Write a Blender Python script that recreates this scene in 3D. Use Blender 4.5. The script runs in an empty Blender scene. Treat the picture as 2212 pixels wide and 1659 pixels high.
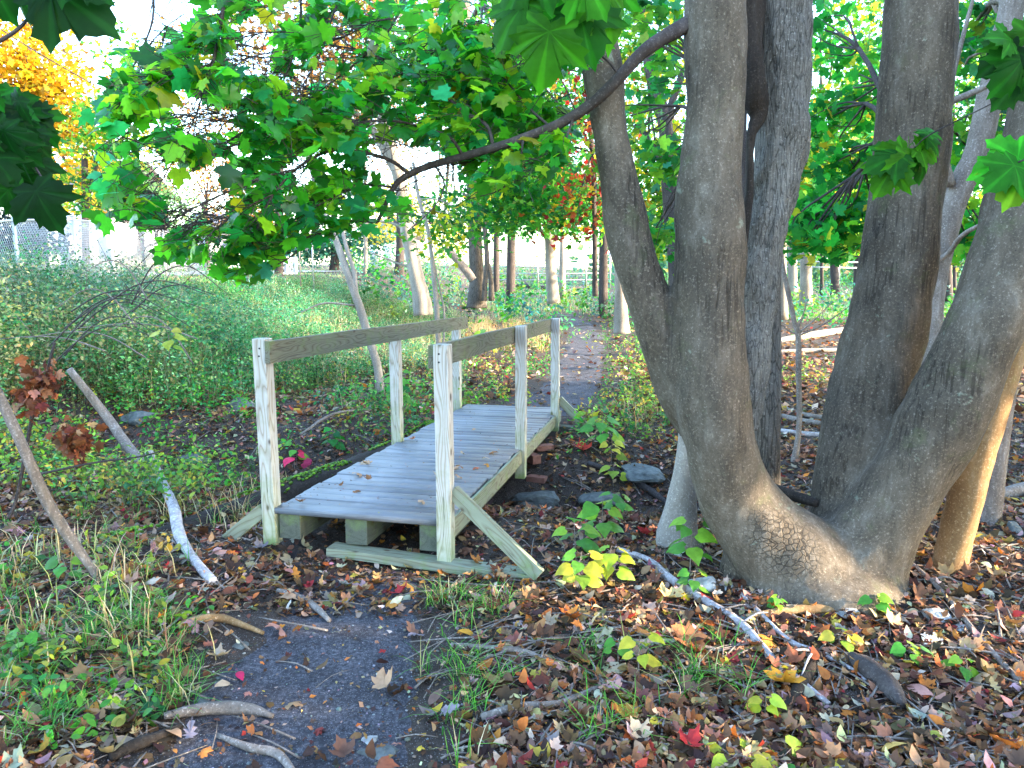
import bpy, math, random
import numpy as np
from mathutils import Vector, Matrix
random.seed(5); rng = np.random.default_rng(7)
sc = bpy.context.scene
COL = sc.collection
# ------------------------------------------------------------------ camera
F, CX, CY = 1600.0, 1106.0, 829.5
CAMZ = 1.84
PIT = math.atan((CY - 577) / F)
cp, sp = math.cos(PIT), math.sin(PIT)
def at(px, py, Y):
    u = (px - CX) / F; v = (CY - py) / F
    d = (u, cp + v * sp, -sp + v * cp); k = Y / d[1]
    return Vector((d[0] * k, Y, CAMZ + d[2] * k))
def proj(P):
    P = np.asarray(P, float); x = P[..., 0]; y = P[..., 1]; z = P[..., 2] - CAMZ
    D = y * cp - z * sp; D = np.where(D < .05, .05, D)
    return CX + F * x / D, CY - F * (y * sp + z * cp) / D
def depth(P): return P[1] * cp - (P[2] - CAMZ) * sp
cam = bpy.data.objects.new('camera', bpy.data.cameras.new('camera')); COL.objects.link(cam)
cam.location = (0, 0, CAMZ); cam.rotation_euler = (math.pi / 2 - PIT, 0, 0)
cam.data.sensor_width = 36; cam.data.lens = F / 2212 * 36; cam.data.clip_start = .05; cam.data.clip_end = 3000
sc.camera = cam
# ------------------------------------------------------------------ noise
_T = rng.random((256, 256))
def vnoise(x, y, s=1.0, o=0):
    x = np.asarray(x, float) * s + o * 17.3 + 1000; y = np.asarray(y, float) * s + o * 9.7 + 1000
    i = np.floor(x).astype(int); j = np.floor(y).astype(int); fx = x - i; fy = y - j
    fx = fx * fx * (3 - 2 * fx); fy = fy * fy * (3 - 2 * fy)
    a = _T[i % 256, j % 256]; b = _T[(i + 1) % 256, j % 256]; c = _T[i % 256, (j + 1) % 256]; d = _T[(i + 1) % 256, (j + 1) % 256]
    return (a * (1 - fx) + b * fx) * (1 - fy) + (c * (1 - fx) + d * fx) * fy - .5
def fbm(x, y, s, n=3, o=0):
    r = 0; a = 1
    for k in range(n): r = r + a * vnoise(x, y, s * 2 ** k, o + k); a *= .5
    return r
def sst(a, b, t):
    t = np.clip((np.asarray(t, float) - a) / (b - a), 0, 1); return t * t * (3 - 2 * t)
# ------------------------------------------------------------------ bridge frame
BX, BY, TH, SG, BW, BL, BZ, BH, L5, L6 = -1.5318, 4.68, .222, -.030, 1.061, 4.56, .27, 1.108, 2.29, 4.19
bd = Vector((math.sin(TH), math.cos(TH), SG)).normalized(); br = Vector((math.cos(TH), -math.sin(TH), 0))
bo = Vector((BX, BY, BZ))
def B(s, t, h): return bo + bd * s + br * t + Vector((0, 0, h))
# ------------------------------------------------------------------ terrain
def ditch_y(x): return 6.75 - .16 * x + .10 * np.clip(-x - 1, 0, 9)
def H(x, y):
    x = np.asarray(x, float); y = np.asarray(y, float)
    # embankment rising to the road on the left
    d = ((x + 9.6) * 27 - (y - 15) * 2.2) / 27.1
    top = 1.52
    z = top * (1 - sst(0.2, 7.2, d)) * sst(3.5, 9.5, y + .25 * np.clip(-x - 4, 0, 9))
    # drainage ditch under the bridge
    dx = np.clip(1 - sst(1.2, 2.9, x), 0, 1) * (1 - .45 * sst(1.8, 5, -x)) * (1 - sst(5, 8, -x))
    z = z - .50 * dx * np.exp(-((y - ditch_y(x)) / .80) ** 2)
    z = z + sst(28, 90, y) * .55
    rough = 1 - .55 * np.exp(-(path_d(x, y) / .35) ** 2)
    z = z + (.07 * fbm(x, y, .9, 3) + .035 * fbm(x, y, 4.0, 2, 5)) * rough - .03 * np.exp(-(path_d(x, y) / .4) ** 4)
    # left verge is a little higher than the worn path
    z = z + .06 * (1 - sst(-1.9, -1.0, x)) * (1 - sst(4.3, 5.2, y))
    return z
def seg_d(x, y, pts):
    best = np.full(np.shape(x), 1e9)
    for (a, b, wa), (c, d, wc) in zip(pts[:-1], pts[1:]):
        vx, vy = c - a, d - b; L = vx * vx + vy * vy
        t = np.clip(((x - a) * vx + (y - b) * vy) / L, 0, 1)
        dd = np.hypot(x - a - t * vx, y - b - t * vy) - (wa + (wc - wa) * t)
        best = np.minimum(best, dd)
    return best
def flat(px, py, z=0.0):
    v = (CY - py) / F; dz = -sp + v * cp; k = (z - CAMZ) / dz
    return ((px - CX) / F * k, (cp + v * sp) * k)
def chain(l): return [flat(px, py) + (w,) for px, py, w in l]
PATH1 = [(-.62, .3, .42), (-.70, 1.6, .42)] + chain([(650, 1640, .46), (672, 1480, .45), (705, 1380, .42), (750, 1290, .38), (790, 1230, .36)])
PATH2 = [tuple(B(4.3, .5, 0))[:2] + (.50,)] + chain([(1215, 850, .50), (1245, 800, .46), (1258, 750, .44), (1262, 715, .42), (1235, 690, .38), (1215, 676, .4)])
def path_d(x, y):
    return np.clip(np.minimum(seg_d(x, y, PATH1), seg_d(x, y, PATH2)), 0, None)
def H1(x, y): return float(H(np.array([x]), np.array([y]))[0])
def gp(px, py):
    z = 0.0
    lo, hi = 1.2, 150.0
    v = (CY - py) / F; u = (px - CX) / F; d = (u, cp + v * sp, -sp + v * cp)
    ys = np.concatenate([np.arange(1.2, 20, .04), np.arange(20, 200, .5)]); k = ys / d[1]
    zz = CAMZ + d[2] * k; hh = H(d[0] * k, ys); i = np.argmax(zz < hh)
    if zz[i] >= hh[i]: i = len(ys) - 1
    return Vector((d[0] * k[i], ys[i], float(hh[i])))
# ------------------------------------------------------------------ mesh helpers
def link(o, parent=None):
    COL.objects.link(o)
    if parent is not None:
        o.parent = parent; o.matrix_parent_inverse = Matrix.Translation(-parent.location)
    return o
def tag(o, label=None, cat=None, group=None, kind=None):
    if label: o['label'] = label
    if cat: o['category'] = cat
    if group: o['group'] = group
    if kind: o['kind'] = kind
    return o
def npmesh(name, V, Fs, m, colors=None, smooth=False, parent=None):
    V = np.asarray(V, np.float32); me = bpy.data.meshes.new(name)
    if not isinstance(Fs, (list, tuple)): Fs = [Fs]
    Fs = [np.asarray(f, np.int32) for f in Fs if len(f)]
    me.vertices.add(len(V)); me.vertices.foreach_set('co', V.ravel())
    loops = np.concatenate([f.ravel() for f in Fs]); tot = np.concatenate([np.full(len(f), f.shape[1], np.int32) for f in Fs])
    st = np.concatenate([[0], np.cumsum(tot)[:-1]]).astype(np.int32)
    me.loops.add(len(loops)); me.loops.foreach_set('vertex_index', loops)
    me.polygons.add(len(tot)); me.polygons.foreach_set('loop_start', st); me.polygons.foreach_set('loop_total', tot)
    if smooth: me.polygons.foreach_set('use_smooth', np.ones(len(tot), bool))
    if colors is not None:
        a = me.attributes.new('col', 'FLOAT_COLOR', 'POINT')
        c = np.ones((len(V), 4), np.float32); c[:, :3] = colors; a.data.foreach_set('color', c.ravel())
    me.update(calc_edges=True); me.validate()
    if m: me.materials.append(m)
    return link(bpy.data.objects.new(name, me), parent)
class Acc:
    def __init__(s): s.V = []; s.F = []; s.C = []; s.n = 0
    def add(s, V, Fl, c=None):
        V = np.asarray(V, float); s.V.append(V)
        for f in (Fl if isinstance(Fl, (list, tuple)) else [Fl]): s.F.append(np.asarray(f, int) + s.n)
        s.C.append(np.broadcast_to(np.array(c if c is not None else (1, 1, 1), float), (len(V), 3))); s.n += len(V)
    def build(s, name, m, parent=None, smooth=False, colors=False):
        q = [f for f in s.F if f.shape[1] == 4]; t = [f for f in s.F if f.shape[1] == 3]
        Fs = [np.concatenate(x) for x in (q, t) if x]
        return npmesh(name, np.concatenate(s.V), Fs, m, np.concatenate(s.C) if colors else None, smooth, parent)
def catmull(P, n):
    P = np.asarray(P, float); Q = np.vstack([2 * P[0] - P[1], P, 2 * P[-1] - P[-2]]); out = []
    for i in range(1, len(Q) - 2):
        a, b, c, d = Q[i - 1], Q[i], Q[i + 1], Q[i + 2]
        for t in np.linspace(0, 1, n, endpoint=False):
            out.append(.5 * (2 * b + (c - a) * t + (2 * a - 5 * b + 4 * c - d) * t * t + (3 * b - 3 * c + d - a) * t ** 3))
    out.append(P[-1]); return np.array(out)
def tube(P, R, sides=10, n=4, wob=0.0):
    """P list of xyz, R radii -> closed swept tube"""
    M = np.c_[np.asarray([tuple(p) for p in P], float), np.asarray(R, float)]
    if n > 1 and len(M) > 2: M = catmull(M, n)
    P = M[:, :3]; R = np.maximum(M[:, 3], 1e-4); T = np.gradient(P, axis=0); T /= np.linalg.norm(T, axis=1)[:, None] + 1e-12
    a = np.array([0, 0, 1.]) if abs(T[0][2]) < .8 else np.array([1., 0, 0])
    u = np.cross(T[0], a); u /= np.linalg.norm(u); ring = []
    th = np.linspace(0, 2 * math.pi, sides, endpoint=False)
    ph = rng.random(4) * 6.28
    for i in range(len(P)):
        u = u - T[i] * (u @ T[i]); u /= np.linalg.norm(u) + 1e-12; v = np.cross(T[i], u)
        r = R[i] * (1 + wob * (np.sin(th * 2 + ph[0] + i * .35) * .5 + np.sin(th * 3 + ph[1] - i * .5) * .35 + rng.normal(0, .25, sides)))
        ring.append(P[i] + np.outer(r * np.cos(th), u) + np.outer(r * np.sin(th), v))
    V = np.concatenate(ring); k = sides; m = len(P)
    i, j = np.meshgrid(np.arange(m - 1), np.arange(k), indexing='ij'); i = i.ravel(); j = j.ravel(); j2 = (j + 1) % k
    Q = np.c_[i * k + j, i * k + j2, (i + 1) * k + j2, (i + 1) * k + j]
    V = np.vstack([V, P[0], P[-1]]); c0, c1 = m * k, m * k + 1; jj = np.arange(k)
    T1 = np.c_[np.full(k, c0), (jj + 1) % k, jj]; T2 = np.c_[np.full(k, c1), (m - 1) * k + jj, (m - 1) * k + (jj + 1) % k]
    return V, [Q, np.vstack([T1, T2])]
def pp(l):
    """[(px,py,Y,width_px)] -> points, radii in metres"""
    P = [at(a, b, Y) for a, b, Y, w in l]; return P, [w / 2 * depth(p) / F for p, (a, b, Y, w) in zip(P, l)]
def ptube(l, sides=10, n=4, wob=0.0): P, R = pp(l); return tube(P, R, sides, n, wob)
def frames(n, up=1.0, tilt=.6):
    N = rng.normal(0, tilt, (n, 3)); N[:, 2] += up; N /= np.linalg.norm(N, axis=1)[:, None]
    t = rng.normal(0, 1, (n, 3)); t -= N * np.sum(t * N, axis=1)[:, None]; t /= np.linalg.norm(t, axis=1)[:, None]
    return np.stack([np.cross(t, N), t, N], axis=2)      # columns: side, tip direction, normal
def hang(n, dirn, droop=.5, tilt=.5):
    """leaves whose tips point roughly along dirn and droop"""
    t = np.asarray(dirn, float) + rng.normal(0, tilt, (n, 3)); t[:, 2] -= droop; t /= np.linalg.norm(t, axis=1)[:, None]
    N = rng.normal(0, .45, (n, 3)); N[:, 2] += 1; N -= t * np.sum(t * N, axis=1)[:, None]; N /= np.linalg.norm(N, axis=1)[:, None]
    return np.stack([np.cross(t, N), t, N], axis=2)
def instance(tm, P, R, S, C):
    """tm=(V,F); returns V,F,C arrays"""
    TV, TF = tm[:2]; n = len(P); k = len(TV)
    V = np.einsum('nij,kj->nki', R, TV) * np.asarray(S)[:, None, None] + P[:, None, :]
    Fc = (TF[None] + (np.arange(n) * k)[:, None, None]).reshape(-1, TF.shape[1])
    CC = np.repeat(C, k, axis=0)
    if len(tm) > 2: CC = CC * np.tile(tm[2], n)[:, None]
    return V.reshape(-1, 3), Fc, CC
def leafmesh(name, tms, P, R, S, C, m, parent=None):
    A = Acc(); w = rng.integers(0, len(tms), len(P)); S = np.asarray(S, float); P = np.asarray(P, float)
    for i, tm in enumerate(tms):
        q = w == i
        if q.any():
            V, Fc, c = instance(tm, P[q], R[q], S[q], C[q]); A.V.append(V); A.F.append(Fc + A.n); A.C.append(c); A.n += len(V)
    return A.build(name, m, parent, colors=True, smooth=len(tms[0]) > 2)
def fan(outline, centre, cup=.15, curl=.0, jit=.02, stem=True):
    o = np.array(outline, float); c = np.array(centre, float); n = len(o); r = np.hypot(*(o - c).T)
    z = -cup * r ** 2 + .10 * np.abs(o[:, 0]) + rng.normal(0, jit, n) + curl * (o[:, 1] - .4) ** 2
    V = np.vstack([np.c_[o, z], [c[0], c[1], 0]]); j = np.arange(n)
    Fc = np.c_[np.full(n, n), j, (j + 1) % n]
    if stem:
        b = len(V); V = np.vstack([V, [-.012, -.45, -.1], [.012, -.45, -.1], [0, .1, -.005]]); Fc = np.vstack([Fc, [b, b + 1, b + 2]])
    return V, Fc
def leafhd(cup, curl, seed):
    half = [(.06, -.05), (.16, -.12), (.25, -.10), (.42, -.13), (.41, -.02), (.36, .05), (.42, .08), (.54, .12), (.53, .22), (.66, .27), (.60, .37), (.72, .55), (.57, .53), (.48, .55), (.40, .51), (.30, .56), (.31, .66), (.38, .76), (.26, .76), (.20, .87), (.09, .93)]
    o = np.array([(0, 0)] + half + [(0, 1.06)] + [(-x, y) for x, y in half[::-1]]); rs = np.random.default_rng(seed); o = o + rs.normal(0, .012, o.shape); o[0] = 0
    m = np.vstack([o, (o + np.roll(o, -1, 0)) / 2])[np.argsort(np.r_[np.arange(len(o)), np.arange(len(o)) + .5])]; n = len(m); ctr = np.array([0, .12]); rings = []; ax = np.radians([90, 32, 148, -22, 202]); cm = []
    for f in (.12, .34, .56, .78, 1.0):
        q = ctr + (m - ctr) * f; v = q - ctr; an = np.arctan2(v[:, 1], v[:, 0]); rr = np.hypot(*v.T); dd = np.min(np.abs((an[:, None] - ax + np.pi) % (2 * np.pi) - np.pi), axis=1)
        z = rr * .10 * np.sqrt(np.minimum(dd, .5)) - cup * rr ** 2 + curl * (q[:, 1] - .3) ** 2 + .05 * np.sin(v[:, 0] * 7 + seed) * rr + rs.normal(0, .006, n) * f + .03 * np.sin(v[:, 1] * 9 + seed * 2) * rr
        rings.append(np.c_[q, z]); cm.append(np.where(dd < .075, 1.6, 1.0 - .25 * np.minimum(dd, .5)))
    V = np.vstack(rings + [[[ctr[0], ctr[1], 0]]]); i = np.arange(n); i2 = (i + 1) % n; T = [np.c_[np.full(n, 5 * n), i, i2]]
    for k in range(4): T += [np.c_[k * n + i, (k + 1) * n + i, (k + 1) * n + i2], np.c_[k * n + i, (k + 1) * n + i2, k * n + i2]]
    b = len(V); V = np.vstack([V, [-.012, -.45, -.1], [.012, -.45, -.1], [0, .1, -.005]]); T.append(np.array([[b, b + 1, b + 2]]))
    return V, np.concatenate(T), np.r_[np.concatenate(cm), 1.3, 1, 1, 1]
half = [(.10, -.06), (.40, -.08), (.36, .07), (.54, .17), (.66, .48), (.45, .46), (.27, .50), (.33, .70), (.12, .80)]
MAP = [(0, 0)] + half + [(0, 1.02)] + [(-x, y) for x, y in half[::-1]]
hoak = [(.05, .05), (.16, .12), (.08, .24), (.26, .34), (.12, .46), (.30, .60), (.12, .70), (.16, .86)]
OAK = [(0, 0)] + hoak + [(0, 1)] + [(-x, y) for x, y in hoak[::-1]]
OVA = [(0, 0), (.17, .14), (.26, .38), (.22, .64), (.09, .88), (0, 1), (-.09, .88), (-.22, .64), (-.26, .38), (-.17, .14)]
T_map = [fan(MAP, (0, .3), c, u) for c, u in ((.2, 0), (.35, .1), (.1, -.15), (.5, .2))]
T_hd = [leafhd(.25, .0, 1), leafhd(.5, .1, 2), leafhd(.15, -.25, 3), leafhd(.7, .3, 4)]
T_mapdry = [fan(MAP, (0, .3), c, u, .05) for c, u in ((-.9, .3), (.9, .2), (-.5, .9), (.3, -.5))]
T_oak = [fan(OAK, (0, .5), c, u, .04) for c, u in ((-.6, .3), (.8, .4), (.2, -.5))]
T_ova = [fan(OVA, (0, .5), c, u, .02) for c, u in ((-.8, .4), (.8, .2), (.2, -.4))]
T_ovf = [fan(OVA, (0, .5), c, u, .01, False) for c, u in ((.3, -.1), (.6, .1))]
star = [(0, 0), (.35, 0), (.28, .2), (.52, .42), (.2, .45), (0, 1), (-.2, .45), (-.52, .42), (-.28, .2), (-.35, 0)]
T_star = [fan(star, (0, .3), .25, 0, .03, False), fan(star, (0, .3), -.2, .1, .03, False)]
T_kite = [(np.array([[0, 0, 0], [.32, .42, .07], [0, 1, 0], [-.32, .42, .07]]), np.array([[0, 1, 2], [0, 2, 3]]))]
def cols(n, pal, w=None, jit=.15):
    pal = np.array(pal, float); w = None if w is None else np.array(w) / np.sum(w)
    c = pal[rng.choice(len(pal), n, p=w)] * (1 + rng.normal(0, jit, (n, 1))) * (1 + rng.normal(0, jit * .5, (n, 3)))
    return np.clip(c, .003, .9)
# ------------------------------------------------------------------ materials
def newmat(name):
    m = bpy.data.materials.new(name); m.use_nodes = True; nt = m.node_tree; nt.nodes.clear()
    out = nt.nodes.new('ShaderNodeOutputMaterial'); return m, nt, out
def nd(nt, t, **k):
    n = nt.nodes.new(t)
    for a, b in k.items():
        if a in n.inputs.keys(): n.inputs[a].default_value = b
        else: setattr(n, a, b)
    return n
def ramp(nt, stops, src=None):
    r = nt.nodes.new('ShaderNodeValToRGB'); e = r.color_ramp.elements
    while len(e) < len(stops): e.new(.5)
    for x, (p, c) in zip(e, stops): x.position = p; x.color = tuple(c) + (1,)
    if src is not None: nt.links.new(src, r.inputs[0])
    return r
def mixc(nt, a, b, fac, mode='MIX'):
    m = nt.nodes.new('ShaderNodeMix'); m.data_type = 'RGBA'; m.blend_type = mode
    for s, v in ((6, a), (7, b), (0, fac)):
        if hasattr(v, 'links'): nt.links.new(v, m.inputs[s])
        else: m.inputs[s].default_value = v if s == 0 else tuple(v) + (1,)
    return m.outputs[2]
def tco(nt, scale=(1, 1, 1), src='Object'):
    t = nt.nodes.new('ShaderNodeTexCoord'); mp = nt.nodes.new('ShaderNodeMapping'); mp.inputs['Scale'].default_value = scale
    nt.links.new(t.outputs[src], mp.inputs[0]); return mp.outputs[0]
def noise(nt, vec, s, det=4, rough=.6, dist=0):
    n = nt.nodes.new('ShaderNodeTexNoise'); n.inputs['Scale'].default_value = s; n.inputs['Detail'].default_value = det
    n.inputs['Roughness'].default_value = rough; n.inputs['Distortion'].default_value = dist; nt.links.new(vec, n.inputs['Vector']); return n.outputs[0]
def bump(nt, h, st=.5, d=.01):
    b = nt.nodes.new('ShaderNodeBump'); b.inputs['Strength'].default_value = st; b.inputs['Distance'].default_value = d
    nt.links.new(h, b.inputs['Height']); return b.outputs[0]
def leafmat(name, trans=.45, rough=.45, spec=.35, gain=1.5):
    m, nt, out = newmat(name); a = nd(nt, 'ShaderNodeAttribute', attribute_name='col')
    v = noise(nt, tco(nt), 28, 3); c = mixc(nt, a.outputs[0], (.35, .35, .3), ramp(nt, [(.35, (0, 0, 0)), (.8, (.6, .6, .6))], v).outputs[0], 'MULTIPLY')
    p = nd(nt, 'ShaderNodeBsdfPrincipled', Roughness=rough); p.inputs['Specular IOR Level'].default_value = spec; nt.links.new(c, p.inputs[0])
    if trans > 0:
        t = nt.nodes.new('ShaderNodeBsdfTranslucent'); g = nd(nt, 'ShaderNodeGamma', Gamma=.85); nt.links.new(c, g.inputs[0])
        cc = mixc(nt, g.outputs[0], (gain, gain, gain * .6), 1.0, 'MULTIPLY'); nt.links.new(cc, t.inputs[0])
        mx = nd(nt, 'ShaderNodeMixShader'); mx.inputs[0].default_value = trans; nt.links.new(p.outputs[0], mx.inputs[1]); nt.links.new(t.outputs[0], mx.inputs[2])
        nt.links.new(mx.outputs[0], out.inputs[0])
    else: nt.links.new(p.outputs[0], out.inputs[0])
    return m
def barkmat(name, c1, c2, c3, zs=.25, sc_=14, bst=.6, lichen=True, ridge=False, dist=.012, scaly=None, fissure=False):
    m, nt, out = newmat(name); v = tco(nt, (1, 1, zs))
    n1 = noise(nt, v, sc_, 6, .7, .4); n2 = noise(nt, tco(nt, (1, 1, .6)), 2.2, 4, .6); n3 = noise(nt, tco(nt), 70, 5, .75)
    c = ramp(nt, [(.25, c1), (.52, c2), (.75, c3)], n1).outputs[0]
    c = mixc(nt, c, tuple(x * .45 for x in c2), ramp(nt, [(.42, (0, 0, 0)), (.68, (.75, .75, .75))], n2).outputs[0])
    c = mixc(nt, c, tuple(min(1, x * 1.9) for x in c3), ramp(nt, [(.55, (0, 0, 0)), (.72, (.7, .7, .7))], n3).outputs[0])
    c = mixc(nt, c, tuple(x * .35 for x in c1), ramp(nt, [(.30, (.8, .8, .8)), (.42, (0, 0, 0))], n3).outputs[0])
    h = n1
    if ridge:
        vo = nd(nt, 'ShaderNodeTexVoronoi', feature='DISTANCE_TO_EDGE', Scale=sc_ * 2.4); nt.links.new(tco(nt, (1, 1, .10)), vo.inputs['Vector'])
        dn = noise(nt, tco(nt, (1, 1, .12)), sc_ * 2.5, 4, .6, .8)
        mul = nd(nt, 'ShaderNodeMath', operation='MULTIPLY'); nt.links.new(dn, mul.inputs[0]); mul.inputs[1].default_value = 1.0
        k = ramp(nt, [(.0, (.15, .15, .15)), (.10, (1, 1, 1))], vo.outputs['Distance']).outputs[0]
        c = mixc(nt, c, k, .75, 'MULTIPLY'); ad = nd(nt, 'ShaderNodeMath', operation='ADD'); nt.links.new(dn, ad.inputs[0]); nt.links.new(k, ad.inputs[1]); h = ad.outputs[0]
    if fissure:
        fn = noise(nt, tco(nt, (1, 1, .07)), 48, 3, .6, .3); k = ramp(nt, [(.40, (.35, .35, .35)), (.47, (1, 1, 1))], fn).outputs[0]
        mk = ramp(nt, [(.45, (0, 0, 0)), (.6, (.8, .8, .8))], n2).outputs[0]; c = mixc(nt, c, k, mk, 'MULTIPLY'); sm = nd(nt, 'ShaderNodeMath', operation='MULTIPLY_ADD'); nt.links.new(k, sm.inputs[0]); nt.links.new(mk, sm.inputs[1]); nt.links.new(h, sm.inputs[2]); h = sm.outputs[0]
    if scaly:
        vo = nd(nt, 'ShaderNodeTexVoronoi', feature='DISTANCE_TO_EDGE', Scale=30.0); wv = noise(nt, tco(nt), 9, 3, .6); tc = nt.nodes.new('ShaderNodeTexCoord')
        va = nd(nt, 'ShaderNodeVectorMath', operation='MULTIPLY_ADD'); cmb = nd(nt, 'ShaderNodeCombineXYZ'); nt.links.new(wv, cmb.inputs[0]); nt.links.new(wv, cmb.inputs[2]); nt.links.new(cmb.outputs[0], va.inputs[0]); va.inputs[1].default_value = (.09, 0, .06); nt.links.new(tc.outputs['Object'], va.inputs[2]); nt.links.new(va.outputs[0], vo.inputs['Vector'])
        k = ramp(nt, [(.0, (.3, .3, .3)), (.14, (1, 1, 1))], vo.outputs['Distance']).outputs[0]
        ds = nd(nt, 'ShaderNodeVectorMath', operation='DISTANCE'); nt.links.new(va.outputs[0], ds.inputs[0]); ds.inputs[1].default_value = tuple(scaly[:3]); mk = ramp(nt, [(.0, (1, 1, 1)), (scaly[3], (.9, .9, .9)), (scaly[3] * 1.7, (0, 0, 0))], ds.outputs['Value']).outputs[0]
        c = mixc(nt, c, k, mk, 'MULTIPLY'); sm = nd(nt, 'ShaderNodeMath', operation='MULTIPLY_ADD'); nt.links.new(k, sm.inputs[0]); nt.links.new(mk, sm.inputs[1]); nt.links.new(h, sm.inputs[2]); h = sm.outputs[0]
    if lichen:
        l = noise(nt, tco(nt), 9, 5, .7, .3); c = mixc(nt, c, (.30, .36, .27), ramp(nt, [(.64, (0, 0, 0)), (.74, (.5, .5, .5))], l).outputs[0])
        g = noise(nt, tco(nt), 3.2, 5, .7, .3); c = mixc(nt, c, (.10, .15, .04), ramp(nt, [(.58, (0, 0, 0)), (.78, (.35, .35, .35))], g).outputs[0])
    p = nd(nt, 'ShaderNodeBsdfPrincipled', Roughness=.85); p.inputs['Specular IOR Level'].default_value = .2
    nt.links.new(c, p.inputs[0])
    ad2 = nd(nt, 'ShaderNodeMath', operation='MULTIPLY_ADD'); nt.links.new(n3, ad2.inputs[0]); ad2.inputs[1].default_value = .35; nt.links.new(h, ad2.inputs[2])
    nt.links.new(bump(nt, ad2.outputs[0], bst, dist), p.inputs['Normal']); nt.links.new(p.outputs[0], out.inputs[0]); return m
def woodmat(name, pale, dark, green=.5, grain=1.0, gz=(0, .25)):
    """weathered lumber, grain along local Z"""
    m, nt, out = newmat(name)
    warp = noise(nt, tco(nt, (5, 5, 1.3)), 1.5, 3, .5)
    t = nt.nodes.new('ShaderNodeTexCoord'); oi = nt.nodes.new('ShaderNodeObjectInfo')
    off = nd(nt, 'ShaderNodeVectorMath', operation='SCALE'); off.inputs[0].default_value = (3.1, 5.7, 9.3); nt.links.new(oi.outputs['Random'], off.inputs['Scale'])
    ad = nd(nt, 'ShaderNodeVectorMath', operation='ADD'); nt.links.new(t.outputs['Object'], ad.inputs[0]); nt.links.new(off.outputs[0], ad.inputs[1])
    mp = nd(nt, 'ShaderNodeMapping'); mp.inputs['Scale'].default_value = (6, 6, .9); nt.links.new(ad.outputs[0], mp.inputs[0])
    n = nd(nt, 'ShaderNodeTexNoise', Scale=1.4, Detail=1.5, Roughness=.4); nt.links.new(mp.outputs[0], n.inputs['Vector'])
    mu = nd(nt, 'ShaderNodeMath', operation='MULTIPLY'); nt.links.new(n.outputs[0], mu.inputs[0]); mu.inputs[1].default_value = 15 * grain
    fr = nd(nt, 'ShaderNodeMath', operation='FRACT'); nt.links.new(mu.outputs[0], fr.inputs[0])
    g = ramp(nt, [(0, (.1, .1, .1)), (.12, (.75, .75, .75)), (.55, (1, 1, 1)), (.93, (.45, .45, .45)), (1, (.1, .1, .1))], fr.outputs[0]).outputs[0]
    c = mixc(nt, dark, pale, g)
    fine = noise(nt, tco(nt, (60, 60, 2.2)), 3, 4, .7); c = mixc(nt, c, (.30, .28, .25), ramp(nt, [(.55, (0, 0, 0)), (.8, (.6, .6, .6))], fine).outputs[0])
    crk = noise(nt, tco(nt, (30, 30, .8)), 2.2, 2, .5); crm = ramp(nt, [(.655, (0, 0, 0)), (.675, (1, 1, 1)), (.70, (0, 0, 0))], crk).outputs[0]
    c = mixc(nt, c, (.05, .045, .04), crm)
    kv = nd(nt, 'ShaderNodeTexVoronoi', Scale=1.0, Randomness=1.0); km = nd(nt, 'ShaderNodeMapping'); km.inputs['Scale'].default_value = (7, 7, 4.2); nt.links.new(ad.outputs[0], km.inputs[0]); nt.links.new(km.outputs[0], kv.inputs['Vector'])
    c = mixc(nt, c, (.06, .04, .025), ramp(nt, [(.085, (.9, .9, .9)), (.12, (.25, .25, .25)), (.16, (0, 0, 0))], kv.outputs['Distance']).outputs[0])
    blot = noise(nt, tco(nt), 5.5, 4, .65); c = mixc(nt, c, (.13, .20, .05), ramp(nt, [(.50, (0, 0, 0)), (.72, (green, green, green))], blot).outputs[0])
    # algae stain at the foot of the piece
    sz = nd(nt, 'ShaderNodeSeparateXYZ'); nt.links.new(t.outputs['Object'], sz.inputs[0])
    mr = nd(nt, 'ShaderNodeMapRange'); mr.inputs[1].default_value = gz[0]; mr.inputs[2].default_value = gz[1]; mr.inputs[3].default_value = .85; mr.inputs[4].default_value = 0
    nt.links.new(sz.outputs[2], mr.inputs[0]); ml = nd(nt, 'ShaderNodeMath', operation='MULTIPLY'); nt.links.new(mr.outputs[0], ml.inputs[0])
    nt.links.new(ramp(nt, [(.3, (.2, .2, .2)), (.6, (1, 1, 1))], blot).outputs[0], ml.inputs[1]); c = mixc(nt, c, (.16, .24, .06), ml.outputs[0])
    p = nd(nt, 'ShaderNodeBsdfPrincipled', Roughness=.75); p.inputs['Specular IOR Level'].default_value = .25; nt.links.new(c, p.inputs[0])
    nt.links.new(bump(nt, fine, .5, .003), p.inputs['Normal']); nt.links.new(p.outputs[0], out.inputs[0]); return m
def plain(name, c, rough=.7, metal=0, nz=0, nscale=10, c2=None):
    m, nt, out = newmat(name); p = nd(nt, 'ShaderNodeBsdfPrincipled', Roughness=rough, Metallic=metal); p.inputs[0].default_value = tuple(c) + (1,)
    n = noise(nt, tco(nt), nscale, 5, .65)
    if c2: nt.links.new(ramp(nt, [(.3, c), (.7, c2)], n).outputs[0], p.inputs[0])
    if nz: nt.links.new(bump(nt, n, nz, .02), p.inputs['Normal'])
    nt.links.new(p.outputs[0], out.inputs[0]); return m
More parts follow.
